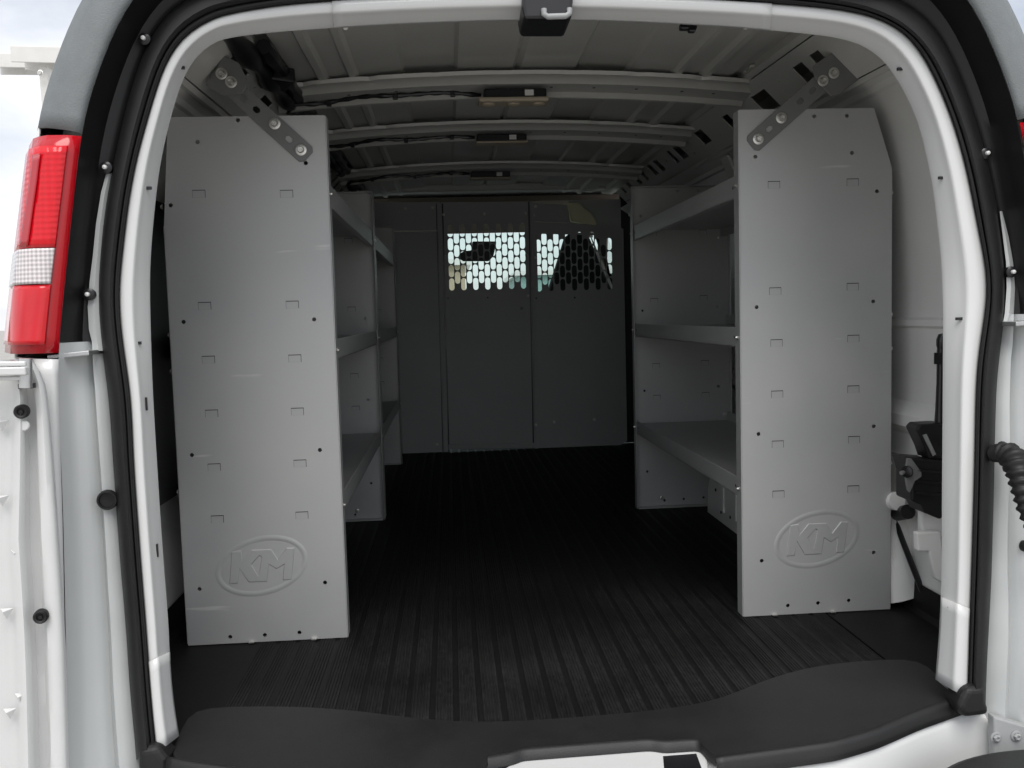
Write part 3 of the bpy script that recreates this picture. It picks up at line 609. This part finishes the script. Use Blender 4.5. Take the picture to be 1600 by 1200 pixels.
# details on the right wall behind the panel: tubular brace, bracket, small clips on the shelving back
MB().tube([(0.80,2.20,0.232),(0.83,2.02,0.262)], 0.022, 14).build('wall_brace', 'wallwhite', van, smooth=True)
MB().tube([(0.875,2.14,0.20),(0.835,1.98,0.245)], 0.017, 12).build('brace_grip', 'black', van, smooth=True)
MB().prism([atY(x, y, 1.86) for x, y in ((1433,832),(1470,830),(1474,872),(1474,912),(1462,905),(1455,880),(1452,862),(1434,862))], (0, 0.02, 0)).build('jack_bracket', 'wallwhite', van, bevel=0.004)
MB().prism([atY(x, y, 1.88) for x, y in ((1440,690),(1480,690),(1480,840),(1440,840))], (0, 0.02, 0)).build('jack_bracket', 'wallwhite', van, bevel=0.004)
MB().tube(lin([(0.86,2.30,0.28),(0.84,2.10,0.22),(0.85,2.06,0.10),(0.87,2.05,0.02)], 20), 0.05, 16, 0.5).build('wheel_arch_lip', 'wallwhite', van, smooth=True)
MB().tube(lin([(0.85,2.10,0.235),(0.858,2.05,0.16),(0.885,2.0,0.04)], 16), 0.007, 8).build('wall_seal', 'blackgloss', van, smooth=True)

# --- cab ahead of the partition
def cab():
    MB().prism([(-0.93,5.2,1.37),(0.93,5.2,1.37),(0.80,6.10,1.275),(-0.80,6.10,1.275)], (0,0,0.03)).build('cab_headliner', 'headliner', van)
    for s_ in (-1, 1):
        MB().prism([(s_*0.96,4.95,-0.05),(s_*0.96,6.9,-0.05),(s_*0.96,6.9,0.55),(s_*0.96,5.0,0.62),(s_*0.93,4.95,1.31)], (s_*0.02,0,0)).build('cab_side', 'white', van)
        MB().tube([(s_*0.94,6.80,0.58),(s_*0.86,6.12,1.27)], 0.035, 8).build('windscreen_pillar', 'headliner', van, smooth=True)
        MB().add([(s_*0.955,5.02,0.62),(s_*0.955,6.75,0.56),(s_*0.87,6.12,1.26),(s_*0.93,5.02,1.30)], [(0,1,2,3)]).build('side_window', 'glass', van)
    MB().add([(-0.93,6.85,0.55),(0.93,6.85,0.55),(0.84,6.12,1.275),(-0.84,6.12,1.275)], [(0,1,2,3)]).build('windscreen', 'glass', van)
    MB().prism([(-0.95,6.2,0.45),(-0.95,6.3,0.56),(-0.95,6.9,0.55),(-0.95,6.9,-0.05),(-0.95,6.3,-0.05)], (1.9,0,0)).build('dashboard', 'black', van, bevel=0.02)
    MB().prism([(-0.93,6.1,1.30),(0.93,6.1,1.30),(0.93,4.9,1.46),(-0.93,4.9,1.46)], (0,0,0.02)).build('cab_roof', 'white', van)
    MB().prism([(-0.96,6.9,0.56),(0.96,6.9,0.56),(0.9,7.9,0.40),(-0.9,7.9,0.40)], (0,0,-0.75)).build('bonnet', 'white', van, bevel=0.05)
    # interior mirror
    mr_ = MB().prism([atY(x, y, 5.95) for x, y in ((716,403),(718,396),(726,392),(737,391),(738,377),(776,377),(774,388),(771,400),(764,408),(724,408))], (0, 0.03, 0)).build('rear_view_mirror', 'black', van, bevel=0.008)
    # passenger seat back seen through the partition's grille
    st = MB(); pts = [atY(x, y, 5.12) for x, y in ((836,520),(858,455),(873,408),(884,372),(889,364),(913,363),(920,367),(936,403),(957,450),(975,520))]
    st.prism(pts, (0, 0.13, 0)); st.build('passenger_seat', 'seat', van, bevel=0.02, seg=3)
    MB().box((0.25,5.12,0.35), (0.86,5.7,0.62)).build('seat_cushion', 'seat', van, bevel=0.03)
    MB().prism([atY(x, y, 5.10) for x, y in ((921,365),(925,372),(958,448),(956,452),(936,408))], (0,0.01,0)).build('seat_belt', 'sticker', van)
    MB().prism([atY(x, y, 5.14) for x, y in ((926,356),(947,357),(948,400),(949,425),(975,440),(975,520),(962,520),(957,446))], (0,0.02,0)).build('pillar_trim', 'black', van)
    MB().tube([atY(923,362,5.10), atY(923,371,5.10)], 0.013, 8).build('belt_anchor', 'sticker', van)
cab()
# unseen dark fillers added beside the partition to keep stray daylight out
MB().box((-0.97,4.90,0.0), (-0.60,4.93,1.40)).build('partition_light_block', 'black', van)
MB().box((0.745,4.90,0.0), (0.97,4.93,1.40)).build('partition_light_block', 'black', van)
# wheels
for x in (-0.86, 0.86):
    for y in (2.73, 6.3):
        w = empty('wheel', (0,0,0)); w.parent = van
        MB().lathe((x,y,-0.35), (1,0,0), [(0.20,-0.12),(0.33,-0.12),(0.365,-0.09),(0.37,0),(0.365,0.09),(0.33,0.12),(0.20,0.12)], 40).build('tyre', 'tyre', w, smooth=True)
        MB().lathe((x,y,-0.35), (1 if x > 0 else -1,0,0), [(0.205,0.08),(0.205,0.11),(0.17,0.10),(0.15,0.05),(0.06,0.06),(0.05,0.09),(0.0001,0.09)], 32).build('rim', 'steel', w, smooth=True)

# ================================================================== FLOOR MAT
xs = []; X0, X1 = -0.872, 0.872
prof = []
x = -0.64
def rib_profile():
    pr = [(-0.880,0.070),(-0.872,0.014),(-0.862,0.003),(-0.655,0.003)]
    x = -0.655; n_ = 0
    while x < 0.650:
        # a band of fine ribs, then a plain channel
        for q in range(5):
            pr += [(x+0.0006, 0.0030),(x+0.0016, 0.0048),(x+0.0038, 0.0048),(x+0.0048, 0.0030)]; x += 0.0060
        pr += [(x+0.001, 0.0030),(x+0.0035, 0.0030)]; x += 0.0048
        pr += [(x, 0.0018),(x+0.0085, 0.0018)]; x += 0.0095
        n_ += 1
    pr += [(0.655,0.003),(0.862,0.003),(0.872,0.014),(0.880,0.070)]; return pr
pr = rib_profile()
rows = []
for y in (1.53,1.7,2.0,2.35,2.8,3.3,3.8,4.3,4.89): rows.append([Vector((x, y, z-0.0052)) for x, z in pr])
fm = MB().grid(rows).build('floor_mat', 'mat'); fm.data.materials.append(M['mat_dusty_doorlit'])
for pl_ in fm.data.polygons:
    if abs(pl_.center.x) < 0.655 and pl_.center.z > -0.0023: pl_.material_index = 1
tag(fm, 'black ribbed rubber mat covering the whole load floor', 'floor mat')

# ================================================================== SILL COVER
rear = [(279,1150),(298,1108),(330,1104),(430,1103),(480,1104),(560,1110),(640,1121),(700,1126),(760,1128),(850,1124),(1000,1112),(1080,1102),(1130,1090),(1200,1060),(1260,1043),(1320,1034),(1420,1028),(1440,1030),(1465,1056),(1502,1090)]
front = [(1502,1090),(1432,1114),(1364,1143),(1301,1161),(1206,1174),(1117,1186),(1104,1176),(1091,1161),(1035,1165),(1017,1161),(812,1177),(806,1182),(762,1190),(745,1218),(500,1216),(400,1207),(347,1199),(300,1193),(262,1186),(279,1150)]
rw = lin([atZ(x, y, 0.010) for x, y in rear], 50); fr_ = [atZ(x, y, 0.010) for x, y in front]
fr_s = lin(fr_[:6], 24)+fr_[6:13]+lin(fr_[13:], 24)
outl = rw[:-1]+fr_s[:-1]
mb = sheet([[(p.x, p.y) for p in outl]], lambda u, v: Vector((u, v, 0.010)))
sc_ = empty('sill_cover', (0, 1.5, 0))
tag(sc_, 'smooth charcoal plastic cover with wavy edge lying over the rear door sill', 'sill cover')
mb.build('cover_plate', 'sill', sc_, solid=0.007, soff=-1, bevel=0.0015)
def lip(pts, name):
    P_ = lin(pts, 40); rws = []
    for dy, dz in ((0.004,0.0015),(-0.001,0.0035),(-0.006,0.002),(-0.009,-0.004),(-0.011,-0.014),(-0.013,-0.024)): rws.append([p+Vector((0,dy,dz)) for p in P_])
    MB().grid(rws).build(name, 'sill', sc_, smooth=True, auto=60, solid=0.002)
lip(fr_[:6], 'rolled_lip'); lip(fr_[13:19], 'rolled_lip')
P_ = lin(fr_[5:13], 60); rws = []
for dy, dz in ((0.018,0.0008),(0.012,0.005),(0.004,0.006),(-0.002,0.003),(-0.006,-0.010)): rws.append([p+Vector((0,dy,dz)) for p in P_])
MB().grid(rws).build('latch_surround', 'sill', sc_, smooth=True, auto=60)

# ================================================================== SHELVING UNITS
D, H, U = 0.356, 1.17, 1.222
YN = 2.030
TAB_L = [(311,303),(320,478),(326,562),(331,646),(335,730),(340,811),(448,303),(457,476),(461,560),(465,643),(469,724),(472,805)]
TAB_R = [(1209,289),(1211,455),(1213,536),(1214,616),(1215,694),(1216,772),(1332,285),(1332,448),(1333,529),(1333,608),(1334,687),(1333,764)]
HOLE_L = [(372,188),(309,222),(478,255),(267,321),(287,503),(491,499),(300,711),(500,703),(312,920),(508,910),(360,995),(414,992),(468,988)]
HOLE_R = [(1272,182),(1323,181),(1180,245),(1331,239),(1370,299),(1182,480),(1364,471),(1185,678),(1365,666),(1190,876),(1365,863),(1231,946),(1278,942),(1326,938)]
TABS = {-1: [atY(x, y, YN) for x, y in TAB_L], 1: [atY(x, y, YN) for x, y in TAB_R]}
HOLES = {-1: [atY(x, y, YN) for x, y in HOLE_L], 1: [atY(x, y, YN) for x, y in HOLE_R]}
def tab_mb():
    b_ = MB(); b_.box((-0.0132,-0.0006,-0.0076), (0.0132,0.004,0.0074)); return b_
def tabslot_mb():
    b_ = MB(); b_.box((-0.0140,-0.0002,-0.0082), (0.0140,0.004,0.0086)); return b_
def end_panel(unit, s_, y, near, scuff):
    xi, xo = 0.462, 0.818
    outline = [(xi,0),(xo,0),(xo,1.037),(0.776,H),(xi,H)] if s_ > 0 else [(xi,0),(xo,0),(xo,0.94),(0.797,H),(xi,H)]
    loops = [outline]
    for p in HOLES[s_]:
        u = abs(p.x)
        if xi+0.01 < u < xo-0.008 and 0.008 < p.z < H-0.008: loops.append(circ(u, p.z, 0.0046, 12))
    pn = sheet(loops, lambda u, v: Vector((s_*u, y, v))).build('end_panel', 'grey_scuffed' if scuff else 'grey', unit, solid=0.0025)
    fy = y+(0.001 if near else -0.001); e = 0.034 if near else -0.034
    # folded edges: towards the aisle, at the back, along foot and head
    fl = MB(); fl.box((s_*(xi-0.0025), fy-(0.0022 if near else -0.0022), 0.0), (s_*xi, fy+e, H-0.001)); fl.build('edge_flange', 'greylight', pn, bevel=0.0018)
    MB().box((s_*xo, fy, 0.003), (s_*(xo+0.0025), fy+e*0.7, 1.035 if s_ > 0 else 0.938)).build('edge_flange', 'greylight', pn, bevel=0.001)
    MB().box((s_*(xi+0.004), fy, 0.0), (s_*(xo-0.004), fy+e, 0.0028)).build('foot_flange', 'greylight', pn)
    MB().box((s_*(xi+0.004), fy, H-0.004), (s_*0.772, fy+e*0.7, H-0.001)).build('head_flange', 'greylight', pn)
    for p in TABS[s_]:
        sl_ = shared('tab_slot', 'tabslot', tabslot_mb, 'black', pn, (p.x+0.0, y-0.0014, p.z), smooth=False)
        tb = shared('tab', 'tab', tab_mb, 'grey', pn, (p.x-0.0002, y-0.0014, p.z-0.0005), smooth=False)
    return pn
KM = [(430,400),(545,385),(550,520),(660,380),(890,370),(960,490),(1065,355),(1160,355),(1110,745),(1000,748),(1025,560),(940,615),(860,565),(825,765),(610,775),(520,610),(490,785),(385,795)]
KMh = [(752,452),(772,470),(728,700),(655,560)]
def logo(pn, s_):
    cR = atY(1276,842,YN); cc = cR if s_ > 0 else atY(409,884,YN)
    def tp(x, y): p = atY(1180+x/8, 770+y/8, YN); return ((p.x-cR.x), (p.z-cR.z))
    A, Bq = [tp(*q) for q in KM], [tp(*q) for q in KMh]
    yb = YN-0.0014
    # letters: raised plate with sloping sides
    def inset(lp, d):
        n_ = len(lp); area = sum(lp[i][0]*lp[(i+1) % n_][1]-lp[(i+1) % n_][0]*lp[i][1] for i in range(n_)); sg = 1 if area > 0 else -1; res = []
        for i in range(n_):
            p0, p1, p2 = Vector(lp[i-1]), Vector(lp[i]), Vector(lp[(i+1) % n_])
            e1 = (p1-p0).normalized(); e2 = (p2-p1).normalized(); n1_ = Vector((-e1.y, e1.x))*sg; n2_ = Vector((-e2.y, e2.x))*sg
            bis = n1_+n2_; bis = bis/max(0.5, bis.length_squared/2); res.append(tuple(p1+bis*d))
        return res
    Ai, Bi_ = inset(A, 0.0022), inset(Bq, -0.0018)
    top = sheet([Ai, Bi_], lambda u, v: Vector((cc.x+u, yb-0.0018, cc.z+v)))
    for o_, i_ in ((A, Ai), (Bq, Bi_)):
        n_ = len(o_); top.add([Vector((cc.x+u, yb+0.0005, cc.z+v)) for u, v in o_]+[Vector((cc.x+u, yb-0.0018, cc.z+v)) for u, v in i_], [(i, (i+1) % n_, n_+(i+1) % n_, n_+i) for i in range(n_)])
    top.build('embossed_letters', 'grey', pn)
    rows = []
    ca, sa = math.cos(math.radians(13)), math.sin(math.radians(13))
    for q in range(64):
        th = 2*math.pi*q/64; row = []
        for dr, h in ((-0.0075,-0.0004),(-0.005,0.0002),(-0.002,0.0006),(0.0,0.0007),(0.002,0.0006),(0.005,0.0002),(0.0075,-0.0004)):
            u, v = (0.099+dr)*math.cos(th), (0.061+dr)*math.sin(th); row.append(Vector((cc.x+u*ca-v*sa, yb-h, cc.z+u*sa+v*ca)))
        rows.append(row)
    rows.append(rows[0]); MB().grid(rows).build('embossed_oval', 'grey', pn, smooth=True)
SHELVES = ((0.977, 1.029), (0.633, 0.680), (0.279, 0.325))
def unit(s_, y0, label, front, braces):
    u = empty('shelving_unit', (s_*0.64, y0+U/2, 0)); tag(u, label, 'shelving unit', 'grey steel shelving units along the van walls')
    pn = end_panel(u, s_, y0, True, front); end_panel(u, s_, y0+U, False, False)
    if front: logo(pn, s_)
    for z0, z1 in SHELVES:
        tray = MB()
        xi, xo = 0.468, (0.79 if z1 > 1 else 0.81)
        tray.box((s_*xi, y0+0.004, z1-0.0145), (s_*xo, y0+U-0.004, z1-0.0120))
        sh = tray.build('shelf', 'grey', u)
        MB().box((s_*0.4645, y0+0.0365, z0), (s_*0.4675, y0+U-0.0365, z1)).build('shelf_lip', 'greylight', sh, bevel=0.001)
        MB().box((s_*0.4645, y0+0.0365, z0-0.0), (s_*0.48, y0+U-0.0365, z0+0.0025)).build('lip_return', 'greylight', sh)
        MB().box((s_*xo, y0+0.004, z1-0.045), (s_*(xo+0.0025), y0+U-0.004, z1+0.02)).build('back_lip', 'grey', sh)
        zb = (z0+z1)/2
        for yy in (y0+0.018, y0+U-0.018):
            bolt(u, (s_*0.4592, yy, zb), 0.0062, TO_L if s_ > 0 else TO_R)
        for yy in (y0+0.055, y0+U-0.055):
            MB().lathe((s_*0.4643, yy, zb), (-s_,0,0), [(0.0035,0),(0.0035,0.0006),(0.0001,0.0006)], 10).build('lip_hole', 'black', sh)
    # clips at the back edge
    for z in (0.98, 0.70, 0.62, 0.35):
        bolt(u, (s_*0.8225, y0+0.012, z), 0.007, TO_R if s_ > 0 else TO_L)
    for z, xx in ((0.315,0.80),(0.62,0.80),(0.012,0.56),(0.012,0.74)): bolt(u, (s_*xx, y0+U-0.003, z+0.02), 0.007)
    for q in (0.53, 0.60, 0.67, 0.74):
        MB().box((s_*q, y0-0.010, 0.0), (s_*(q+0.012), y0-0.0016, 0.0025)).build('foot_tab', 'zinc', u) if (front and q in (0.53, 0.67)) else None
    if braces:
        b1, b2, plate, pb = braces
        yb = y0-0.0016
        # flat bar with slots from the panel up to the rail
        A0, A1 = [atY(x, y, YN-0.006) for x, y in b1]
        ax = (A1-A0).normalized(); nr = Vector((-ax.z, 0, ax.x)); hw = 0.0215
        Lb = (A1-A0).length
        def bp(u_, v_): p = A0+ax*u_+nr*v_; return Vector((p.x, yb-0.0032, p.z))
        def rounded(u0_, u1_, w, c): return [(u0_+c,-w),(u1_-c,-w),(u1_,-w+c),(u1_,w-c),(u1_-c,w),(u0_+c,w),(u0_,w-c),(u0_,-w+c)]
        lo = [rounded(-0.022, Lb+0.022, hw, 0.008)]
        for f0, f1 in ((0.085,0.17),(0.50,0.58),(0.66,0.745)):
            a0, a1 = f0*Lb+0.005, f1*Lb+0.005; lo.append([(a0+0.004,-0.006),(a1-0.004,-0.006),(a1,0),(a1-0.004,0.006),(a0+0.004,0.006),(a0,0)])
        br = sheet(lo, bp).build('brace_bar', 'bracket', u, solid=0.004, bevel=0.0008)
        for p in b2:
            bolt(br, Vector((atY(*p, YN-0.008).x, yb-0.0055, atY(*p, YN-0.008).z)), 0.0125)
        P2 = [atY(x, y, YN-0.016) for x, y in plate]
        pl = MB().prism([Vector((p.x, yb-0.0092, p.z)) for p in P2], (0, 0.0035, 0)).build('rail_plate', 'bracket', u, bevel=0.0015)
        for p in pb:
            bolt(pl, Vector((atY(*p, YN-0.012).x, yb-0.0096, atY(*p, YN-0.012).z)), 0.0125)
        c_ = sum((Vector((p.x, 0, p.z)) for p in P2), Vector())/len(P2)
        MB().obox((c_.x, yb+0.03, c_.z), (0.02,0,0.012), (0,0.038,0), (0.001,0,-0.0015)).build('plate_fold', 'bracket', pl)
    return u
unit(1, YN, 'grey steel unit stamped KM beside the stowed black jack', True,
     (((1185,217),(1302,113)), ((1185,217),(1221,184)), [(1272,102),(1322,66),(1338,63),(1364,100),(1358,113),(1312,146),(1300,150),(1274,120)], ((1286,126),(1303,114))))
unit(-1, YN, 'grey steel unit stamped KM beside the open door with black grommets', True,
     (((470,234),(346,122)), ((470,234),(429,193)), [(347,84),(372,97),(388,128),(378,146),(345,148),(320,132),(334,112)], ((346,115),(361,128))))
unit(-1, YN+U+0.008, 'grey steel shelving unit standing between the stamped left unit and the partition', False, None)
# little punched stamps on the right hand plate
# ================================================================== PARTITION
YP = 4.82
pt = empty('partition', (0, YP, 0)); tag(pt, 'dark grey steel partition with two grilles of oblong slots behind the cab', 'partition')
def ppanel(name, pts, dy, holes=(), thick=0.003):
    return sheet([pts]+list(holes), lambda u, v: Vector((u, YP+dy, v))).build(name, 'partition', pt, solid=thick)
def slots(x0, z0, cols_, ztop, xmax, slope):
    hs = []
    for c in range(cols_):
        for r in range(6):
            z = z0+r*0.0703+(0.0352 if c % 2 else 0); x = x0+c*0.0318
            lim = ztop(x)
            if z+0.034 < lim: hs.append(slot(x, z, 0.0138, 0.0325))
    return hs
a = atY(706, 444.5, YP); c = atY(842.5, 446, YP)
hl = slots(a.x, a.z, 13, lambda x: 1.240, 0, 0)
hr = slots(c.x, c.z, 13, lambda x: 1.186 if x < 0.52 else 1.186-(x-0.52)*0.42, 0, 0)
p = ppanel('partition_panel', [(-0.235,0.012),(0.236,0.002),(0.246,1.318),(-0.229,1.325)], -0.006, hl)
p = ppanel('partition_panel', [(0.246,0.0),(0.70,0.0),(0.742,0.02),(0.742,1.165),(0.71,1.186),(0.256,1.212)], -0.002, hr)
ppanel('partition_panel', [(0.254,1.216),(0.456,1.203),(0.448,1.30),(0.256,1.312)], 0.004)
ppanel('partition_panel', [(-0.62,0.0),(-0.246,0.0),(-0.236,1.175),(-0.62,1.175)], -0.002)
ppanel('partition_panel', [(-0.62,1.180),(-0.236,1.180),(-0.234,1.328),(-0.62,1.332)], 0.004)
ppanel('partition_panel', [(0.46,1.20),(0.742,1.168),(0.742,1.33),(0.46,1.33)], 0.06)
for x0, x1 in ((-0.252,-0.231),(0.238,0.256)):      # folded door posts
    MB().prism([(x0-0.004,YP-0.018,0.0),(x1-0.004,YP-0.018,0.0),(x1+0.006,YP-0.018,1.32),(x0+0.006,YP-0.018,1.32)], (0,0.010,0)).build('partition_post', 'partition', pt, bevel=0.002)
for x0, x1 in ((-0.2285,-0.2215),(0.2275,0.2345),(-0.2595,-0.2555)):  # dark strips painting in the shade of the panel seams
    MB().prism([(x0-0.004,YP-0.0105,0.0),(x1-0.004,YP-0.0105,0.0),(x1+0.006,YP-0.0105,1.318),(x0+0.006,YP-0.0105,1.318)], (0,0.002,0)).build('seam_shade_strip', 'blackgloss', pt)
MB().prism([(-0.23,YP-0.020,0.012),(0.235,YP-0.020,0.004),(0.235,YP-0.020,0.030),(-0.23,YP-0.020,0.040)], (0,0.012,0)).build('kick_strip', 'partition', pt, bevel=0.002)
MB().prism([(0.262,YP-0.007,0.03),(0.275,YP-0.007,0.03),(0.275,YP-0.007,1.150),(0.69,YP-0.007,1.130),(0.69,YP-0.007,1.142),(0.262,YP-0.007,1.163)], (0,0.004,0)).build('panel_bead', 'partition', pt)
for x, y in ((676,324),(693,335),(757,334),(821,333),(837,322),(834,336),(696,401),(823,398),(836,402),(825,462),(683,695),(837,664),(866,660),(929,656),(633,326)):
    q = atY(x, y, YP-0.02); rivet(pt, (q.x, YP-0.0205 if abs(abs(q.x)-0.245) < 0.014 else YP-0.008, q.z), 0.0085, (0,0,0), 'sticker')  # flat white heads stand in for a bright glint
for x, y in ((815,482),(762,465),(700,466),(838,466),(898,465)):
    q = atY(x, y, YP-0.008); MB().lathe((q.x, YP-0.0075, q.z), (0,-1,0), [(0.009 if x == 815 else 0.005,0),(0.009 if x == 815 else 0.005,0.0006),(0.0001,0.0006)], 14).build('panel_hole', 'blackgloss', pt)
fo = MB().prism([atY(x, y, 4.80) for x, y in ((886,317),(906,316),(914,325),(925,333),(932,344),(933,352),(893,346))], (0,0.05,0)).build('foam_pad', 'foam', None, bevel=0.01)
tag(fo, 'pale yellow foam pad wedged above the right corner of the partition', 'foam pad')

# ================================================================== JACK
jk = empty('stowed_jack', (0.85, 1.88, 0.25)); tag(jk, 'black jack stowed upright on the right wall behind the door frame', 'jack')
def jp(pts, name, y, th, m='black', bev=0.004, sm=False): return MB().prism([atY(x, yy, y) for x, yy in pts], (0, th, 0)).build(name, m, jk, bevel=bev)
jp([(1416,713),(1428,716),(1480,720),(1480,800),(1470,812),(1446,802),(1440,790),(1424,783),(1424,740)], 'jack_body', 1.84, 0.07)
jp([(1432,670),(1438,663),(1476,661),(1480,672),(1480,720),(1452,718),(1446,700)], 'jack_head', 1.85, 0.05)
jp([(1442,680),(1448,678),(1463,710),(1458,713)], 'head_link', 1.846, 0.004, 'steel', 0.001)
MB().tube([atY(1471,545,1.87), atY(1470,600,1.87), atY(1469,640,1.87), atY(1469,665,1.87)], [0.009,0.009,0.010,0.012], 12).build('wrench_rod', 'blackgloss', jk, smooth=True)
MB().lathe(atY(1472,532,1.87), (0.2,0,1), [(0.005,-0.022),(0.010,-0.012),(0.012,0),(0.010,0.012),(0.0001,0.016)], 12).build('wrench_tip', 'blackgloss', jk, smooth=True)
MB().lathe(atY(1469,560,1.87), (0,0,1), [(0.013,-0.012),(0.013,0.012)], 8).build('rod_collar', 'blackgloss', jk)
jp([(1418,716),(1424,716),(1440,738),(1440,745),(1430,752),(1422,770),(1418,766),(1414,742)], 'wing_plate', 1.835, 0.006, 'bracket', 0.001)
MB().tube([atY(1408,739,1.835), atY(1424,735,1.85)], 0.0045, 8).build('screw_end', 'steel', jk, smooth=True)
MB().lathe(atY(1418,737,1.836), (-0.8,-0.5,0), [(0.013,0),(0.013,0.004),(0.008,0.006),(0.0001,0.006)], 16).build('screw_boss', 'blackgloss', jk, smooth=True)
for yy in (735, 752, 770): 
    a_, b_ = atY(1432, yy, 1.838), atY(1478, yy+4, 1.838); MB().obox((a_+b_)/2, (b_-a_)/2, (0,0.003,0), (0,0,0.003)).build('body_rib', 'blackgloss', jk, bevel=0.001)

# ================================================================== LADDER RACK
lr = empty('ladder_rack', (-0.9, 2.05, 1.4)); tag(lr, 'white steel ladder rack with drop-down arms beside the roof', 'ladder rack')
YR = 1.98
def channel(p0, p1, wy, h, name):       # open-bottomed channel section
    a_, b_ = Vector(p0), Vector(p1); ax = (b_-a_); mb = MB(); c_ = (a_+b_)/2; hx = ax/2
    mb.obox(c_+Vector((0,0,h/2)), hx, (0,wy/2,0), (0,0,0.002)); mb.obox(c_+Vector((0,-wy/2,0)), hx, (0,0.002,0), (0,0,h/2)); mb.obox(c_+Vector((0,wy/2,0)), hx, (0,0.002,0), (0,0,h/2))
    return mb.build(name, 'rack', lr, bevel=0.001)
channel(atY(28,91,YR), atY(110,93,YR), 0.06, 0.032, 'rack_arm')
channel(atY(-10,100,YR+0.12), atY(60,101,YR+0.12), 0.06, 0.030, 'rack_arm')
q0, q1 = atY(71,106,YR), atY(78,190,YR); MB().obox((q0+q1)/2, (q1-q0)/2, (0.0085,0,0), (0,0.014,0)).build('rack_post', 'rack', lr, bevel=0.002)
MB().tube([atY(92,102,YR+0.03), atY(130,100,YR+0.03)], 0.010, 10).build('rack_tube', 'rack', lr, smooth=True)
bolt(lr, atY(63,114,YR-0.03), 0.006)
MB().obox((-0.80,YR,1.44), (0.14,0,-0.13), (0,0.02,0), (0.008,0,0.008)).build('rack_stay', 'rack', lr, bevel=0.002)
MB().box((-0.72,YR-0.03,1.545), (0.72,YR+0.03,1.575)).build('cross_bar', 'rack', lr, bevel=0.003)
for s_ in (-0.6, 0.6): MB().box((s_-0.02,YR-0.03,1.44), (s_+0.02,YR+0.03,1.545)).build('rack_foot', 'rack', lr, bevel=0.003)

# ================================================================== BEYOND THE WINDSCREEN
def building(name, x0, x1, y0, y1, h, m, label, strip):
    b_ = empty(name, ((x0+x1)/2, y0, -0.72)); tag(b_, label, 'building')
    MB().box((x0,y0,-0.72), (x1,y1,h)).build('wall', m, b_)
    MB().box((x0-0.3,y0-0.3,h), (x1+0.3,y1+0.3,h+0.3)).build('roof', 'white', b_)
    n_ = int((x1-x0)/4)
    for q in range(n_):
        x = x0+1.2+q*4; w_ = MB().box((x,y0-0.06,0.4), (x+2.0,y0-0.01,1.9)).build('window', 'darkglass', b_); MB().box((x-0.1,y0-0.12,0.25), (x+2.1,y0-0.01,0.39)).build('sill', 'white', w_)
    return b_
building('workshop', -9, 0.7, 46, 54, 3.3, 'tan', 'low tan workshop across the lot beyond the windscreen', 0)
building('shed', 4.6, 24, 60, 72, 3.3, 'teal', 'long low teal shed across the lot beyond the windscreen', 0)
MB_ = building('depot', -46, -26, 22, 32, 2.6, 'tan', 'tan depot standing past the left tail lamp', 0)

for root in (van, pt, jk, lr, sc_): fixparent(root)
for o in COL.objects:
    if o.parent is None and o.name.startswith(('shelving_unit','workshop','shed','depot')): fixparent(o)
